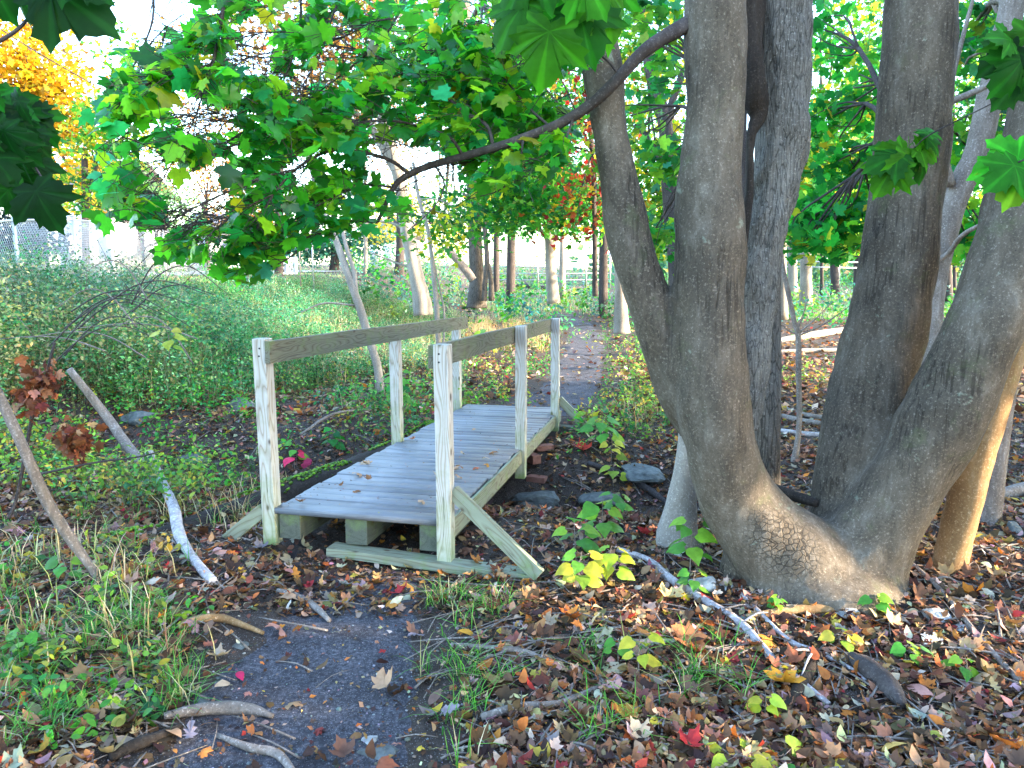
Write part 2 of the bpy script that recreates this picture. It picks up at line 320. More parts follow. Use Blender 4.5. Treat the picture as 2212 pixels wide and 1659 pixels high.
def groundmat(name, stops, bst=.8, peb=True):
    m, nt, out = newmat(name); v = tco(nt)
    n1 = noise(nt, v, 5, 8, .75); n2 = noise(nt, v, 45, 5, .8); n3 = noise(nt, v, 1.1, 4, .6)
    c = ramp(nt, stops, n2).outputs[0]
    c = mixc(nt, c, stops[0][1], ramp(nt, [(.4, (0, 0, 0)), (.65, (.75, .75, .75))], n1).outputs[0])
    if peb:
        vo = nd(nt, 'ShaderNodeTexVoronoi', Scale=95.0); nt.links.new(v, vo.inputs['Vector'])
        c = mixc(nt, c, (.34, .34, .36), ramp(nt, [(.17, (.45, .45, .45)), (.25, (0, 0, 0))], vo.outputs['Distance']).outputs[0])
    p = nd(nt, 'ShaderNodeBsdfPrincipled', Roughness=.92); p.inputs['Specular IOR Level'].default_value = .2; nt.links.new(c, p.inputs[0])
    ad = nd(nt, 'ShaderNodeMath', operation='ADD'); nt.links.new(n1, ad.inputs[0]); nt.links.new(n2, ad.inputs[1])
    nt.links.new(bump(nt, ad.outputs[0], bst, .02), p.inputs['Normal']); nt.links.new(p.outputs[0], out.inputs[0]); return m
M_leaf = leafmat('maple_leaf', .55, .34, .45, 1.9); M_leafd = leafmat('matte_maple_leaf', .5, .6, .15, 1.5); M_far = leafmat('far_leaf', .45, .6, .2, 1.4); M_dry = leafmat('dry_leaf', .15, .7, .2, 1.1); M_weed = leafmat('weed_leaf', .35, .5, .3, 1.4)  # second leaf material is rougher, less glossy and slightly less translucent
M_bark = barkmat('smooth_bark', (.052, .040, .029), (.104, .084, .062), (.185, .158, .126), .35, 11, .6, scaly=tuple(at(1720, 1170, 3.85)) + (.17,), fissure=True)
M_ridge = barkmat('ridged_bark', (.07, .062, .052), (.12, .105, .09), (.19, .17, .148), .12, 17, .7, False, True, .010)
M_split = barkmat('split_bark', (.10, .09, .075), (.165, .15, .13), (.24, .225, .20), .10, 26, .6, False, True, .007)
M_pale = barkmat('pale_bark', (.17, .145, .12), (.26, .23, .195), (.36, .33, .29), .2, 9, .6, False)
M_warm = barkmat('warm_bark', (.16, .09, .04), (.27, .16, .07), (.36, .26, .16), .3, 10, .5)  # orange base colour puts warm sunlight into the leaning trunk's bark
M_dark = barkmat('dark_bark', (.03, .024, .022), (.055, .045, .042), (.10, .085, .08), .2, 16, .6, False)
M_birch = barkmat('peeling_bark', (.14, .11, .10), (.36, .33, .33), (.6, .57, .58), .5, 14, .6, False)
M_stick = barkmat('stick_bark', (.11, .085, .07), (.20, .165, .14), (.33, .29, .26), .3, 22, .6, False)
M_rot = barkmat('rotten_wood', (.015, .012, .01), (.035, .026, .02), (.06, .05, .04), .15, 18, 1.0, False)
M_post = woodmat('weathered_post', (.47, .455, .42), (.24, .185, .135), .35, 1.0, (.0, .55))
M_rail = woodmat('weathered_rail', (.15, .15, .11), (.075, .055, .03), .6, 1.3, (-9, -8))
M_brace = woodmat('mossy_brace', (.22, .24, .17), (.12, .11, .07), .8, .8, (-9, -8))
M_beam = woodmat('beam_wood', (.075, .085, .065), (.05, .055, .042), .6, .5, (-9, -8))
M_ground = groundmat('forest_soil', [(.25, (.028, .021, .017)), (.5, (.065, .048, .038)), (.75, (.13, .10, .08))])
M_path = groundmat('packed_dirt', [(.30, (.022, .021, .026)), (.5, (.075, .073, .086)), (.68, (.20, .197, .22))], 1.0)
M_rock = plain('grey_rock', (.035, .042, .042), .9, 0, 1.0, 11, (.15, .165, .155)); M_white_rock = plain('white_rock', (.12, .12, .11), .9, 0, 1.0, 13, (.46, .46, .44))
M_brick = plain('brick', (.20, .08, .055), .9, 0, .6, 14, (.33, .16, .12))
M_white = plain('white_paint', (.6, .6, .6), .5); M_metal = plain('galvanised', (.45, .47, .48), .4, .7)
M_asph = plain('asphalt', (.20, .20, .21), .9, 0, .3, 30, (.26, .26, .27)); M_roof = plain('roof_shingle', (.10, .105, .12), .9, 0, .4, 8, (.16, .16, .18)); M_glass = plain('window_glass', (.04, .05, .07), .1)
M_wire = plain('wire', (.02, .02, .02), .5)
def deckmat():
    m, nt, out = newmat('deck_planks'); v = tco(nt, (2.0, 40, 40)); n = noise(nt, v, 2.0, 5, .7); b = noise(nt, tco(nt), 3.0, 4, .6); f = noise(nt, tco(nt, (3, 120, 60)), 3, 3, .7)
    c = ramp(nt, [(.25, (.085, .092, .105)), (.5, (.145, .155, .175)), (.8, (.22, .232, .26))], n).outputs[0]
    c = mixc(nt, c, (.07, .07, .072), ramp(nt, [(.45, (0, 0, 0)), (.75, (.6, .6, .6))], b).outputs[0]); c = mixc(nt, c, (.035, .035, .035), ramp(nt, [(.62, (0, 0, 0)), (.75, (.5, .5, .5))], f).outputs[0])
    tc = nt.nodes.new('ShaderNodeTexCoord'); sx = nt.nodes.new('ShaderNodeSeparateXYZ'); nt.links.new(tc.outputs['Object'], sx.inputs[0]); dv = nd(nt, 'ShaderNodeMath', operation='DIVIDE'); nt.links.new(sx.outputs[1], dv.inputs[0]); dv.inputs[1].default_value = .136
    fl = nd(nt, 'ShaderNodeMath', operation='FLOOR'); nt.links.new(dv.outputs[0], fl.inputs[0]); wn = nd(nt, 'ShaderNodeTexWhiteNoise', noise_dimensions='1D'); nt.links.new(fl.outputs[0], wn.inputs['W']); c = mixc(nt, c, ramp(nt, [(0, (.62, .62, .64)), (.5, (.9, .9, .9)), (1, (1.15, 1.13, 1.1))], wn.outputs[0]).outputs[0], .8, 'MULTIPLY')
    p = nd(nt, 'ShaderNodeBsdfPrincipled', Roughness=.5); p.inputs['Specular IOR Level'].default_value = .5; nt.links.new(c, p.inputs[0]); nt.links.new(bump(nt, n, .4, .003), p.inputs['Normal']); nt.links.new(p.outputs[0], out.inputs[0]); return m
M_deck = deckmat()
# ------------------------------------------------------------------ ground and paths
xs = np.unique(np.round(np.concatenate([np.arange(-6, 6, .055), -6 - np.cumsum(np.geomspace(.06, 40, 45)), 6 + np.cumsum(np.geomspace(.06, 40, 45))]), 4)); xs.sort()
ys = np.unique(np.round(np.concatenate([np.arange(1.2, 10, .055), 10 + np.cumsum(np.geomspace(.06, 30, 75)), 1.2 - np.cumsum(np.geomspace(.1, 8, 16))]), 4)); ys.sort()
X, Y_ = np.meshgrid(xs, ys); Z = H(X, Y_); nx, ny = len(xs), len(ys)
i, j = np.meshgrid(np.arange(ny - 1), np.arange(nx - 1), indexing='ij'); a = (i * nx + j).ravel()
g = npmesh('ground', np.c_[X.ravel(), Y_.ravel(), Z.ravel()], np.c_[a, a + 1, a + nx + 1, a + nx], M_ground, smooth=True); tag(g, kind='structure')
def strip(name, pts, m):
    P = np.array(pts); Q = catmull(P, 14); Q[:, 2] = np.clip(Q[:, 2], .05, 9)
    T = np.gradient(Q[:, :2], axis=0); T /= np.linalg.norm(T, axis=1)[:, None]; N = np.c_[T[:, 1], -T[:, 0]]
    k = 13; V = []
    for q, nn in zip(Q, N):
        w1 = q[2] + .10 + .22 * vnoise(q[0], q[1], 3.1, 3) + .14 * vnoise(q[0], q[1], 9, 4); w2 = q[2] + .10 + .22 * vnoise(q[0], q[1], 2.7, 8) + .14 * vnoise(q[0], q[1], 9, 9)
        for t in np.linspace(-1, 1, k):
            w = w1 if t < 0 else w2; x = q[0] + nn[0] * t * w; y = q[1] + nn[1] * t * w; V.append((x, y, H1(x, y) + .006 - .03 * abs(t) ** 8))
    n = len(Q); i, j = np.meshgrid(np.arange(n - 1), np.arange(k - 1), indexing='ij'); a = (i * k + j).ravel()
    o = npmesh(name, V, np.c_[a, a + 1, a + k + 1, a + k], m, smooth=True); return tag(o, kind='structure')
strip('path', PATH1, M_path); strip('path', PATH2, M_path)
# road on top of the embankment
V = []; rl = [(-10.6, -10), (-10.6, 15), (-9.8, 30), (-8.2, 60), (-4, 120)]
for x, y in rl: V += [(x, y, 1.60 if y < 40 else 1.66), (x - 7, y, 1.62 if y < 40 else 1.68)]
r = npmesh("road", V, np.array([[2 * k, 2 * k + 1, 2 * k + 3, 2 * k + 2] for k in range(len(rl) - 1)]), M_asph); tag(r, kind='structure')
SUND = Vector((math.cos(math.radians(15)) * math.cos(math.radians(-12)), math.cos(math.radians(15)) * math.sin(math.radians(-12)), math.sin(math.radians(15))))
# ------------------------------------------------------------------ lumber
import bmesh
def empty(name, loc, label=None, cat=None, group=None):
    o = bpy.data.objects.new(name, None); o.location = loc; o.empty_display_size = .1; COL.objects.link(o); tag(o, label, cat, group); bpy.context.view_layer.update(); return o
def board(name, p0, p1, w, t, side, m, parent=None, bev=.004, seg=6, warp=.0015, notch=None):
    """box from p0 to p1 (local Z), w along side vector, t along the third axis"""
    p0 = Vector(p0); p1 = Vector(p1); z = (p1 - p0); L = z.length; z.normalize(); x = Vector(side); x = (x - z * x.dot(z)).normalized(); y = z.cross(x)
    bm = bmesh.new(); bmesh.ops.create_cube(bm, size=1)
    for v in bm.verts: v.co = Vector((v.co.x * w, v.co.y * t, (v.co.z + .5) * L))
    bmesh.ops.bevel(bm, geom=bm.edges[:] , offset=bev, segments=2, affect='EDGES', profile=.6)
    for k in range(1, seg):
        bmesh.ops.bisect_plane(bm, geom=bm.verts[:] + bm.edges[:] + bm.faces[:], plane_co=(0, 0, L * k / seg), plane_no=(0, 0, 1))
    ph = random.random() * 9
    for v in bm.verts:
        v.co.x += warp * math.sin(v.co.z * 2.1 + ph) * 1.5 + random.uniform(-.0006, .0006); v.co.y += warp * math.cos(v.co.z * 2.7 + ph) + random.uniform(-.0006, .0006)
    me = bpy.data.meshes.new(name); bm.to_mesh(me); bm.free(); me.materials.append(m)
    o = bpy.data.objects.new(name, me); M = Matrix((x, y, z)).transposed().to_4x4(); M.translation = p0
    link(o, parent)
    o.matrix_basis = (Matrix.Translation(-parent.location) @ M) if parent is not None else M
    if parent is not None: o.matrix_parent_inverse = Matrix.Identity(4)
    return o
bridge = empty('footbridge', B(0, BW / 2, -.25), 'weathered wooden plank footbridge with two handrails crossing the leafy ditch', 'bridge')
# deck: boards across
A = Acc(); bw = .136; s = .0; k = 0
while s < BL + .05:
    w0 = -.045 + random.uniform(-.012, .012); w1 = BW + .075 + random.uniform(-.012, .012); h = random.uniform(-.004, .003); tl = random.uniform(-.003, .003)
    c = [B(s + .0035, w0, -.036 + h), B(s + bw - .0035, w0, -.036 + h), B(s + bw - .0035, w1, -.036 + h + tl), B(s + .0035, w1, -.036 + h + tl)]
    d = [B(s + .0035, w0, h), B(s + bw - .0035, w0, h), B(s + bw - .0035, w1, h + tl), B(s + .0035, w1, h + tl)]
    ch = .004; dd = [B(s + .003 + ch, w0, h + .002), B(s + bw - .0035 - ch, w0, h + .002), B(s + bw - .0035 - ch, w1, h + tl + .002), B(s + .003 + ch, w1, h + tl + .002)]
    A.add([tuple(v) for v in c + d + dd], [[[3, 2, 1, 0], [0, 1, 5, 4], [1, 2, 6, 5], [2, 3, 7, 6], [3, 0, 4, 7], [4, 5, 9, 8], [5, 6, 10, 9], [6, 7, 11, 10], [7, 4, 8, 11], [8, 9, 10, 11]]]); s += bw
dk = A.build('deck', M_deck, bridge)
# local axes of the deck: put the planks' own frame on the object
Mx = Matrix((br, bd, br.cross(bd))).transposed().to_4x4(); Mx.translation = bo
dk.data.transform(Mx.inverted()); dk.matrix_parent_inverse = Matrix.Identity(4); dk.matrix_basis = Matrix.Translation(-bridge.location) @ Mx
up = Vector((0, 0, 1))
for t in (.06, BW / 2, BW - .02):
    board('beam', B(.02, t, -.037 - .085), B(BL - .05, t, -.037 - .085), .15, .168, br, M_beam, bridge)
board('edge_board', B(.05, BW + .092, -.075), B(BL - .06, BW + .092, -.075), .022, .13, br, M_brace, bridge)
PW = .092
def post(s, t, top, bot): return board('post', B(s, t, bot), B(s, t, top), PW, PW, br, M_post, bridge, .005, 8, .002)
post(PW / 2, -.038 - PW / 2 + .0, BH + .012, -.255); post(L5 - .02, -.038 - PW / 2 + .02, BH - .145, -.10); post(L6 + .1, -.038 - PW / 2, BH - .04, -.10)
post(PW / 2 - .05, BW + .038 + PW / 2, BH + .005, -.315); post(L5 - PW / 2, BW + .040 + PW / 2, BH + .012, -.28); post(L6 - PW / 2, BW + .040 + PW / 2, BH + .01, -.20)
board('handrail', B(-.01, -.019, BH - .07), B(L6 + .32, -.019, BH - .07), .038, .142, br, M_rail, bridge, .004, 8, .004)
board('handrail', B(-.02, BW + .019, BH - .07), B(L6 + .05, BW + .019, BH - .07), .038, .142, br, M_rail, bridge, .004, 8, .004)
def bolt(s, t, h):
    A = Acc(); q = B(s, t, h); A.add(*tube([q, q - bd * .006], [.007, .006], 8, 1)); A.build('bolt', M_wire, bridge)
for t in (-.038 - PW / 2, BW + .038 + PW / 2):
    for h in (BH - .05, BH - .10): bolt(.002 if t < 0 else -.049, t + random.uniform(-.01, .01), h)
# sill lying on the ground in front, and the diagonal braces
sb0 = B(.0, .36, -.245); sb1 = B(-.05, BW + .68, -.285)
board('sill', sb0, sb1, .13, .055, bd, M_brace, bridge)
board('brace', B(.015, BW + .13, .20), B(-.10, BW + .70, -.255), .045, .088, bd, M_brace, bridge)
board('brace', B(.03, -.13, -.02), B(.03, -.42, -.26), .045, .088, bd, M_brace, bridge)
board('brace', B(L6 - .02, BW + .13, .18), B(L6 - .02, BW + .60, -.28), .045, .088, bd, M_brace, bridge)
board('sill', B(L6 + .05, BW - .1, -.16), B(L6 + .03, BW + .42, -.18), .14, .05, bd, M_beam, bridge)
def stone(name, loc, size, m, label, cat='rock', seed=0, rot=0, flatz=.6, group=None):
    bm = bmesh.new(); bmesh.ops.create_icosphere(bm, subdivisions=3, radius=.5)
    r = random.Random(seed); pl = [(Vector((r.gauss(0, 1), r.gauss(0, 1), r.gauss(0, 1))).normalized(), r.uniform(.26, .42)) for _ in range(9)]
    from mathutils import noise as mn
    for v in bm.verts:
        for n_, d_ in pl:
            q = v.co.dot(n_) - d_
            if q > 0: v.co -= n_ * q * .92
        v.co *= 1 + .16 * mn.noise(v.co * 4 + Vector((seed, 0, 0))) + .07 * mn.noise(v.co * 13 + Vector((0, seed, 0)))
        v.co = Vector((v.co.x * size[0], v.co.y * size[1], v.co.z * size[2]))
    me = bpy.data.meshes.new(name); bm.to_mesh(me); bm.free(); me.materials.append(m); o = link(bpy.data.objects.new(name, me)); o.location = loc; o.rotation_euler = (0, 0, rot)
    return tag(o, label, cat, group)
def stone_px(px, py, wpx, hpx, m, label, seed, name='stone', deep=1.0, rot=0, cat='rock', group=None):
    p = gp(px, py); d = depth(p); w = wpx * d / F; h = hpx * d / F; return stone(name, (p.x, p.y, p.z + h * .02), (w * 1.15, w * deep, max(h * .95, .03)), m, label, cat, seed, rot, group=group)
def brick(px, py, w, label, rot=0, dz=0, size=(.20, .10, .06)):
    p = gp(px, py); o = board('brick', (-size[0] / 2, 0, 0), (size[0] / 2, 0, 0), size[1], size[2], (0, 1, 0), M_brick, None, .006, 3, .001)
    M = Matrix.Translation((p.x, p.y, p.z + dz)) @ Matrix.Rotation(rot, 4, 'Z') @ o.matrix_basis; o.matrix_basis = M; return tag(o, label, 'brick')
# slab under the sill corner
pb = B(-.10, BW + .50, -.345); o = board('brick', (-.21, 0, 0), (.21, 0, 0), .14, .075, (0, 1, 0), M_brick, None, .01, 4, .002)
o.matrix_basis = Matrix.Translation(pb) @ Matrix.Rotation(-TH - .02, 4, 'Z') @ o.matrix_basis; tag(o, 'reddish brown block wedged under the front corner of the bridge sill', 'brick')
brick(1150, 1008, 0, 'red brick standing on end beside the middle right bridge post', .5, .07, (.1, .19, .09)); brick(1175, 975, 0, 'red brick lying in the ditch behind the middle bridge post', .3, .03); brick(1160, 1035, 0, 'lowest red brick in the ditch near the bridge edge board', -.4, .0)
stone_px(1160, 1085, 95, 45, M_rock, 'mossy grey rock lying in the ditch right of the bridge', 3); stone_px(1390, 1025, 105, 42, M_rock, 'flat blue grey stone near the pale thin trunk', 5, rot=.2)
stone_px(1300, 1080, 90, 40, M_rock, 'dark flat stone half buried in ditch leaves', 8, rot=.5)
stone_px(300, 905, 85, 40, M_rock, 'rounded blue grey stone in the weeds on the left slope', 11); stone_px(520, 885, 60, 60, M_rock, 'upright grey stone left of the nearest bridge post', 14); stone_px(415, 1000, 60, 36, M_rock, 'grey stone under the fallen branch in the weeds', 15)
stone_px(1515, 1275, 60, 52, M_white_rock, 'rough white rock at the left foot of the big tree', 21); stone_px(1565, 1272, 48, 36, M_white_rock, 'small white rock right of the rough white rock', 22)
stone_px(1828, 1332, 70, 30, M_white_rock, 'flat white stone in front of the big trunk', 23); stone_px(2020, 1338, 60, 30, M_white_rock, 'white stone right of the big trunk base', 24); stone_px(2075, 1362, 35, 18, M_white_rock, 'small white pebble beside the white stone', 25)
stone_px(1610, 1352, 60, 34, M_rock, 'blue grey stone beneath the long fallen stick', 26); stone_px(820, 1640, 84, 36, M_rock, 'pale crumbly rock set in the worn path at the bottom', 27, deep=.7); stone_px(800, 1610, 40, 16, M_white_rock, 'small white chip of stone behind the pale path rock', 37)
stone_px(520, 1405, 32, 18, M_rock, 'small round grey stone at left edge of path', 28); stone_px(435, 1520, 30, 10, M_rock, 'thin grey pebble near the path root', 29)
stone_px(1990, 1290, 38, 22, M_rock, 'small grey stone by the twigs right of the big tree', 31); stone_px(2190, 1155, 45, 50, M_rock, 'grey blue rock at far right edge', 32); stone_px(2165, 1215, 40, 20, M_white_rock, 'pale stone in the sunlit leaves', 33)
# ------------------------------------------------------------------ merged tree meshes (voxel remesh so stems flow into the base)
def fuse(name, parts, m, parent, voxel=.018, smooth=6, disp=(.02, .12), fine=None):
    A = Acc()
    for V, Fl in parts: A.add(V, Fl)
    o = A.build(name, None, None)
    md = o.modifiers.new('r', 'REMESH'); md.mode = 'VOXEL'; md.voxel_size = voxel
    s = o.modifiers.new('s', 'SMOOTH'); s.iterations = smooth; s.factor = .6
    dg = bpy.context.evaluated_depsgraph_get(); me = bpy.data.meshes.new_from_object(o.evaluated_get(dg)); bpy.data.objects.remove(o)
    n = len(me.vertices); co = np.empty(n * 3, np.float32); me.vertices.foreach_get('co', co); co = co.reshape(-1, 3); no = np.empty(n * 3, np.float32); me.vertices.foreach_get('normal', no); no = no.reshape(-1, 3)
    a, sc1 = disp; x, y, z = co.T
    dv = a * (fbm(x + z * .3, y * 1.0 + z * .9, 1 / sc1, 3, 2))
    if fine:
        th = np.arctan2(no[:, 1], no[:, 0]); dv = dv + fine[0] * fbm(th * fine[1], z * fine[2], 1, 3, 6)
    co += no * dv[:, None]
    me.vertices.foreach_set('co', co.ravel()); me.polygons.foreach_set('use_smooth', np.ones(len(me.polygons), bool)); me.materials.clear(); me.materials.append(m); me.update()
    return link(bpy.data.objects.new(name, me), parent)
big = empty('maple_tree', gp(1760, 1330) + Vector((0, .45, 0)), 'huge multi stemmed maple with smooth grey brown bark right of the bridge', 'tree')
stemA = ptube([(1500, 930, 4.35, 70), (1462, 850, 4.3, 88), (1440, 780, 4.25, 92), (1412, 690, 4.2, 92), (1386, 600, 4.2, 94), (1356, 500, 4.2, 90), (1337, 400, 4.2, 84), (1322, 300, 4.2, 80), (1311, 200, 4.2, 80), (1294, 90, 4.2, 78), (1268, -60, 4.2, 72), (1230, -300, 4.2, 66), (1180, -700, 4.3, 50)], 20, 6, .03)
collar = ptube([(1478, 640, 4.25, 40), (1466, 700, 4.2, 84), (1462, 760, 4.2, 100), (1482, 840, 4.2, 90), (1510, 900, 4.25, 60)], 16, 5, .08)
stemB = ptube([(1545, -1100, 4.1, 95), (1545, -300, 4.1, 124), (1545, 0, 4.1, 130), (1541, 300, 4.1, 130), (1530, 600, 4.1, 150), (1538, 800, 4.1, 160), (1550, 950, 4.15, 156), (1578, 1050, 4.2, 160), (1635, 1135, 4.2, 180), (1710, 1215, 4.2, 240), (1760, 1280, 4.2, 300)], 26, 6, .02)
stemE = ptube([(2070, -1000, 4.6, 110), (2010, -250, 4.6, 140), (1992, 0, 4.6, 145), (1969, 300, 4.6, 152), (1946, 500, 4.6, 158), (1918, 700, 4.6, 164), (1893, 800, 4.6, 168), (1858, 950, 4.55, 172), (1840, 1060, 4.5, 168), (1822, 1150, 4.45, 170), (1795, 1230, 4.35, 240)], 26, 6, .02)
stemF = ptube([(2470, -700, 3.9, 110), (2330, -100, 4.0, 140), (2285, 130, 4.0, 156), (2250, 300, 4.0, 164), (2206, 486, 4.0, 170), (2168, 614, 4.0, 168), (2125, 713, 4.0, 164), (2080, 808, 4.05, 160), (2026, 917, 4.1, 160), (1982, 1000, 4.15, 162), (1922, 1095, 4.2, 176), (1865, 1180, 4.25, 210), (1800, 1270, 4.25, 300)], 26, 6, .02)
base = ptube([(1768, 1185, 4.25, 200), (1768, 1225, 4.24, 330), (1770, 1280, 4.22, 374), (1776, 1340, 4.21, 388), (1782, 1420, 4.20, 400), (1790, 1600, 4.18, 430)], 30, 5, .05)
root1 = ptube([(1850, 1200, 4.15, 160), (1902, 1270, 4.06, 110), (1920, 1340, 3.98, 90), (1930, 1420, 3.95, 90)], 14, 5, .05)
root2 = ptube([(1640, 1180, 4.25, 160), (1600, 1240, 4.25, 90), (1600, 1300, 4.2, 60), (1600, 1350, 4.2, 40)], 14, 5, .05)
root3 = ptube([(1740, 1230, 4.1, 160), (1760, 1290, 3.98, 150), (1775, 1345, 3.88, 120)], 14, 5, .05)
trunk = fuse('trunk', [stemA, collar, stemB, stemE, stemF, base, root1, root2], M_bark, big, .019, 7, (.035, .35), (.006, 3, 6))
# scaly cracked patch on the front of the trunk base is part of the bark mesh itself
stemC = ptube([(1715, -1100, 4.75, 95), (1700, -300, 4.7, 120), (1690, 0, 4.65, 118), (1694, 233, 4.6, 106), (1670, 433, 4.6, 98), (1643, 553, 4.6, 94), (1630, 686, 4.55, 84), (1618, 820, 4.5, 66), (1610, 930, 4.45, 60)], 22, 7, .06)
fuse('split_stem', [stemC], M_split, big, .016, 2, (.05, .3), (.016, 8, 1.2))['label'] = 'ridged grey stem with a long dark split'
crack = ptube([(1618, -300, 4.57, 66), (1618, 60, 4.55, 64), (1626, 190, 4.5, 60), (1636, 250, 4.5, 34), (1622, 300, 4.48, 20), (1618, 420, 4.46, 18), (1600, 560, 4.44, 20), (1596, 700, 4.43, 16), (1604, 860, 4.42, 9)], 10, 6, .25)  # dark solid tube stands in for the shadowed gap between the stems
A = Acc(); A.add(*crack); o = A.build('dark_cleft_fill', M_rot, big, True)
stub = ptube([(1672, 1052, 4.6, 16), (1712, 1070, 4.5, 22), (1742, 1080, 4.42, 22), (1765, 1088, 4.36, 18)], 12, 4, .1); A = Acc(); A.add(*stub); A.build('branch_stub', M_rot, big, True)
# branch that leaves the main stem and carries the leafy spray
bpts = [(1500, 45, 4.1, 34), (1440, 78, 4.05, 30), (1385, 115, 4.0, 28), (1340, 165, 4.0, 27), (1290, 215, 4.05, 25), (1240, 250, 4.1, 22), (1190, 275, 4.1, 20), (1130, 298, 4.1, 19), (1070, 318, 4.1, 18), (1000, 338, 4.15, 16), (930, 358, 4.2, 14), (880, 378, 4.2, 13), (850, 405, 4.2, 12), (830, 450, 4.2, 9), (815, 480, 4.2, 7)]
A = Acc(); A.add(*ptube(bpts, 12, 4, .1))
twigs = []                                                     # every twig polyline that may carry leaves
def limb(l, sides=7, leafy=True):
    P, R = pp(l); A.add(*tube(P, R, sides, 4, .06))
    if leafy: twigs.append(catmull([tuple(p) for p in P], 6))
limb([(1066, 318, 4.1, 9), (1050, 270, 4.15, 8), (1000, 240, 4.2, 7), (960, 205, 4.25, 6), (880, 150, 4.4, 5), (780, 110, 4.5, 4), (700, 95, 4.6, 3)])
limb([(1000, 336, 4.15, 8), (975, 300, 4.1, 7), (930, 280, 4.1, 6), (860, 262, 4.0, 5), (790, 262, 4.0, 4), (700, 280, 3.9, 3)])
limb([(885, 376, 4.2, 9), (840, 345, 4.1, 8), (760, 325, 4.0, 7), (700, 330, 3.9, 7), (640, 365, 3.8, 6), (590, 420, 3.7, 5), (560, 480, 3.7, 4), (540, 540, 3.7, 3)])
limb([(720, 325, 3.95, 6), (640, 300, 3.9, 5), (560, 300, 3.8, 4), (470, 330, 3.7, 3), (400, 380, 3.6, 3)])
limb([(815, 480, 4.2, 7), (760, 478, 4.1, 6), (700, 500, 4.0, 5), (640, 520, 3.9, 4), (590, 535, 3.8, 3)])
limb([(640, 365, 3.8, 5), (560, 385, 3.6, 4), (480, 420, 3.5, 4), (400, 460, 3.5, 3), (340, 500, 3.5, 2.5)])
limb([(590, 420, 3.7, 4), (520, 455, 3.6, 3), (460, 500, 3.6, 3), (420, 540, 3.6, 2)])
limb([(500, -60, 3.7, 10), (480, 30, 3.6, 9), (470, 90, 3.6, 8), (455, 140, 3.5, 7), (410, 145, 3.5, 6), (350, 165, 3.5, 5), (290, 200, 3.4, 4), (250, 235, 3.4, 3)])
limb([(455, 140, 3.5, 5), (440, 180, 3.45, 4), (430, 230, 3.4, 3), (400, 300, 3.4, 3), (350, 390, 3.4, 2.5)])
limb([(640, -60, 4.2, 7), (650, 20, 4.2, 6), (640, 100, 4.2, 5), (600, 200, 4.1, 4), (560, 260, 4.0, 3), (500, 300, 4.0, 3)])
limb([(900, -60, 4.6, 7), (860, 30, 4.6, 6), (820, 90, 4.5, 5), (740, 160, 4.4, 4), (660, 220, 4.3, 3), (580, 290, 4.2, 2)])
limb([(1200, -60, 4.6, 7), (1130, 40, 4.6, 6), (1060, 100, 4.6, 5), (1000, 150, 4.6, 4), (930, 190, 4.6, 3)])
limb([(1130, 298, 4.1, 6), (1120, 360, 4.0, 4), (1080, 410, 4.0, 3), (1010, 430, 4.0, 2)])
limb([(1240, 250, 4.1, 6), (1215, 320, 4.0, 4), (1190, 360, 4.0, 3)]); limb([(1190, 275, 4.1, 6), (1140, 230, 4.2, 5), (1090, 170, 4.3, 4), (1050, 120, 4.3, 3)])
limb([(330, -60, 3.8, 6), (330, 40, 3.7, 5), (300, 120, 3.6, 4), (260, 190, 3.6, 3)]); limb([(760, -60, 4.0, 6), (720, 30, 4.0, 5), (690, 120, 3.9, 4), (650, 190, 3.8, 3), (600, 260, 3.7, 2)])
limb([(850, 405, 4.2, 5), (790, 400, 4.1, 4), (730, 420, 4.0, 3), (660, 460, 3.9, 2)]); limb([(1340, 165, 4.0, 6), (1300, 120, 3.95, 4), (1240, 90, 3.9, 3), (1180, 60, 3.9, 2)])
limb([(940, 356, 4.2, 5), (960, 400, 4.1, 4), (935, 450, 4.0, 3), (880, 500, 4.0, 2)]); limb([(700, 500, 4.0, 3), (620, 560, 3.9, 3), (560, 585, 3.9, 2), (500, 590, 3.9, 2)])
A.build('branch', M_dark, big, True)
def env_ok(px, py):
    lo = np.interp(px, [200, 235, 290, 330, 420, 500, 560, 620, 700, 760, 830, 900, 960, 1000, 1080, 1180, 1300], [300, 480, 520, 545, 560, 610, 590, 520, 530, 500, 490, 410, 390, 400, 430, 400, 330])
    return (py < lo) & (px > 205 + np.clip(180 - py, 0, 180) * .9) & (px < 1320)
br_ = random.Random(3); CC_ = Acc()
for k in range(150):
    px = br_.uniform(240, 1300); py = br_.uniform(-30, 590)
    if not env_ok(px - 30, py + 20): continue
    Yb = 3.5 + 1.0 * sst(200, 1300, px) + br_.uniform(-.25, .6); an = br_.uniform(2.0, 4.1); L = br_.uniform(70, 170)
    l = [(px, py, Yb, 2.6), (px + L * .5 * math.cos(an), py - L * .3 * math.sin(an) + 6, Yb + br_.uniform(-.12, .12), 2), (px + L * math.cos(an), py - L * .6 * math.sin(an) + 26, Yb + br_.uniform(-.2, .2), 1.2)]
    P, R = pp(l); CC_.add(*tube(P, R, 5, 4, .05)); twigs.append(catmull([tuple(p) for p in P], 6))
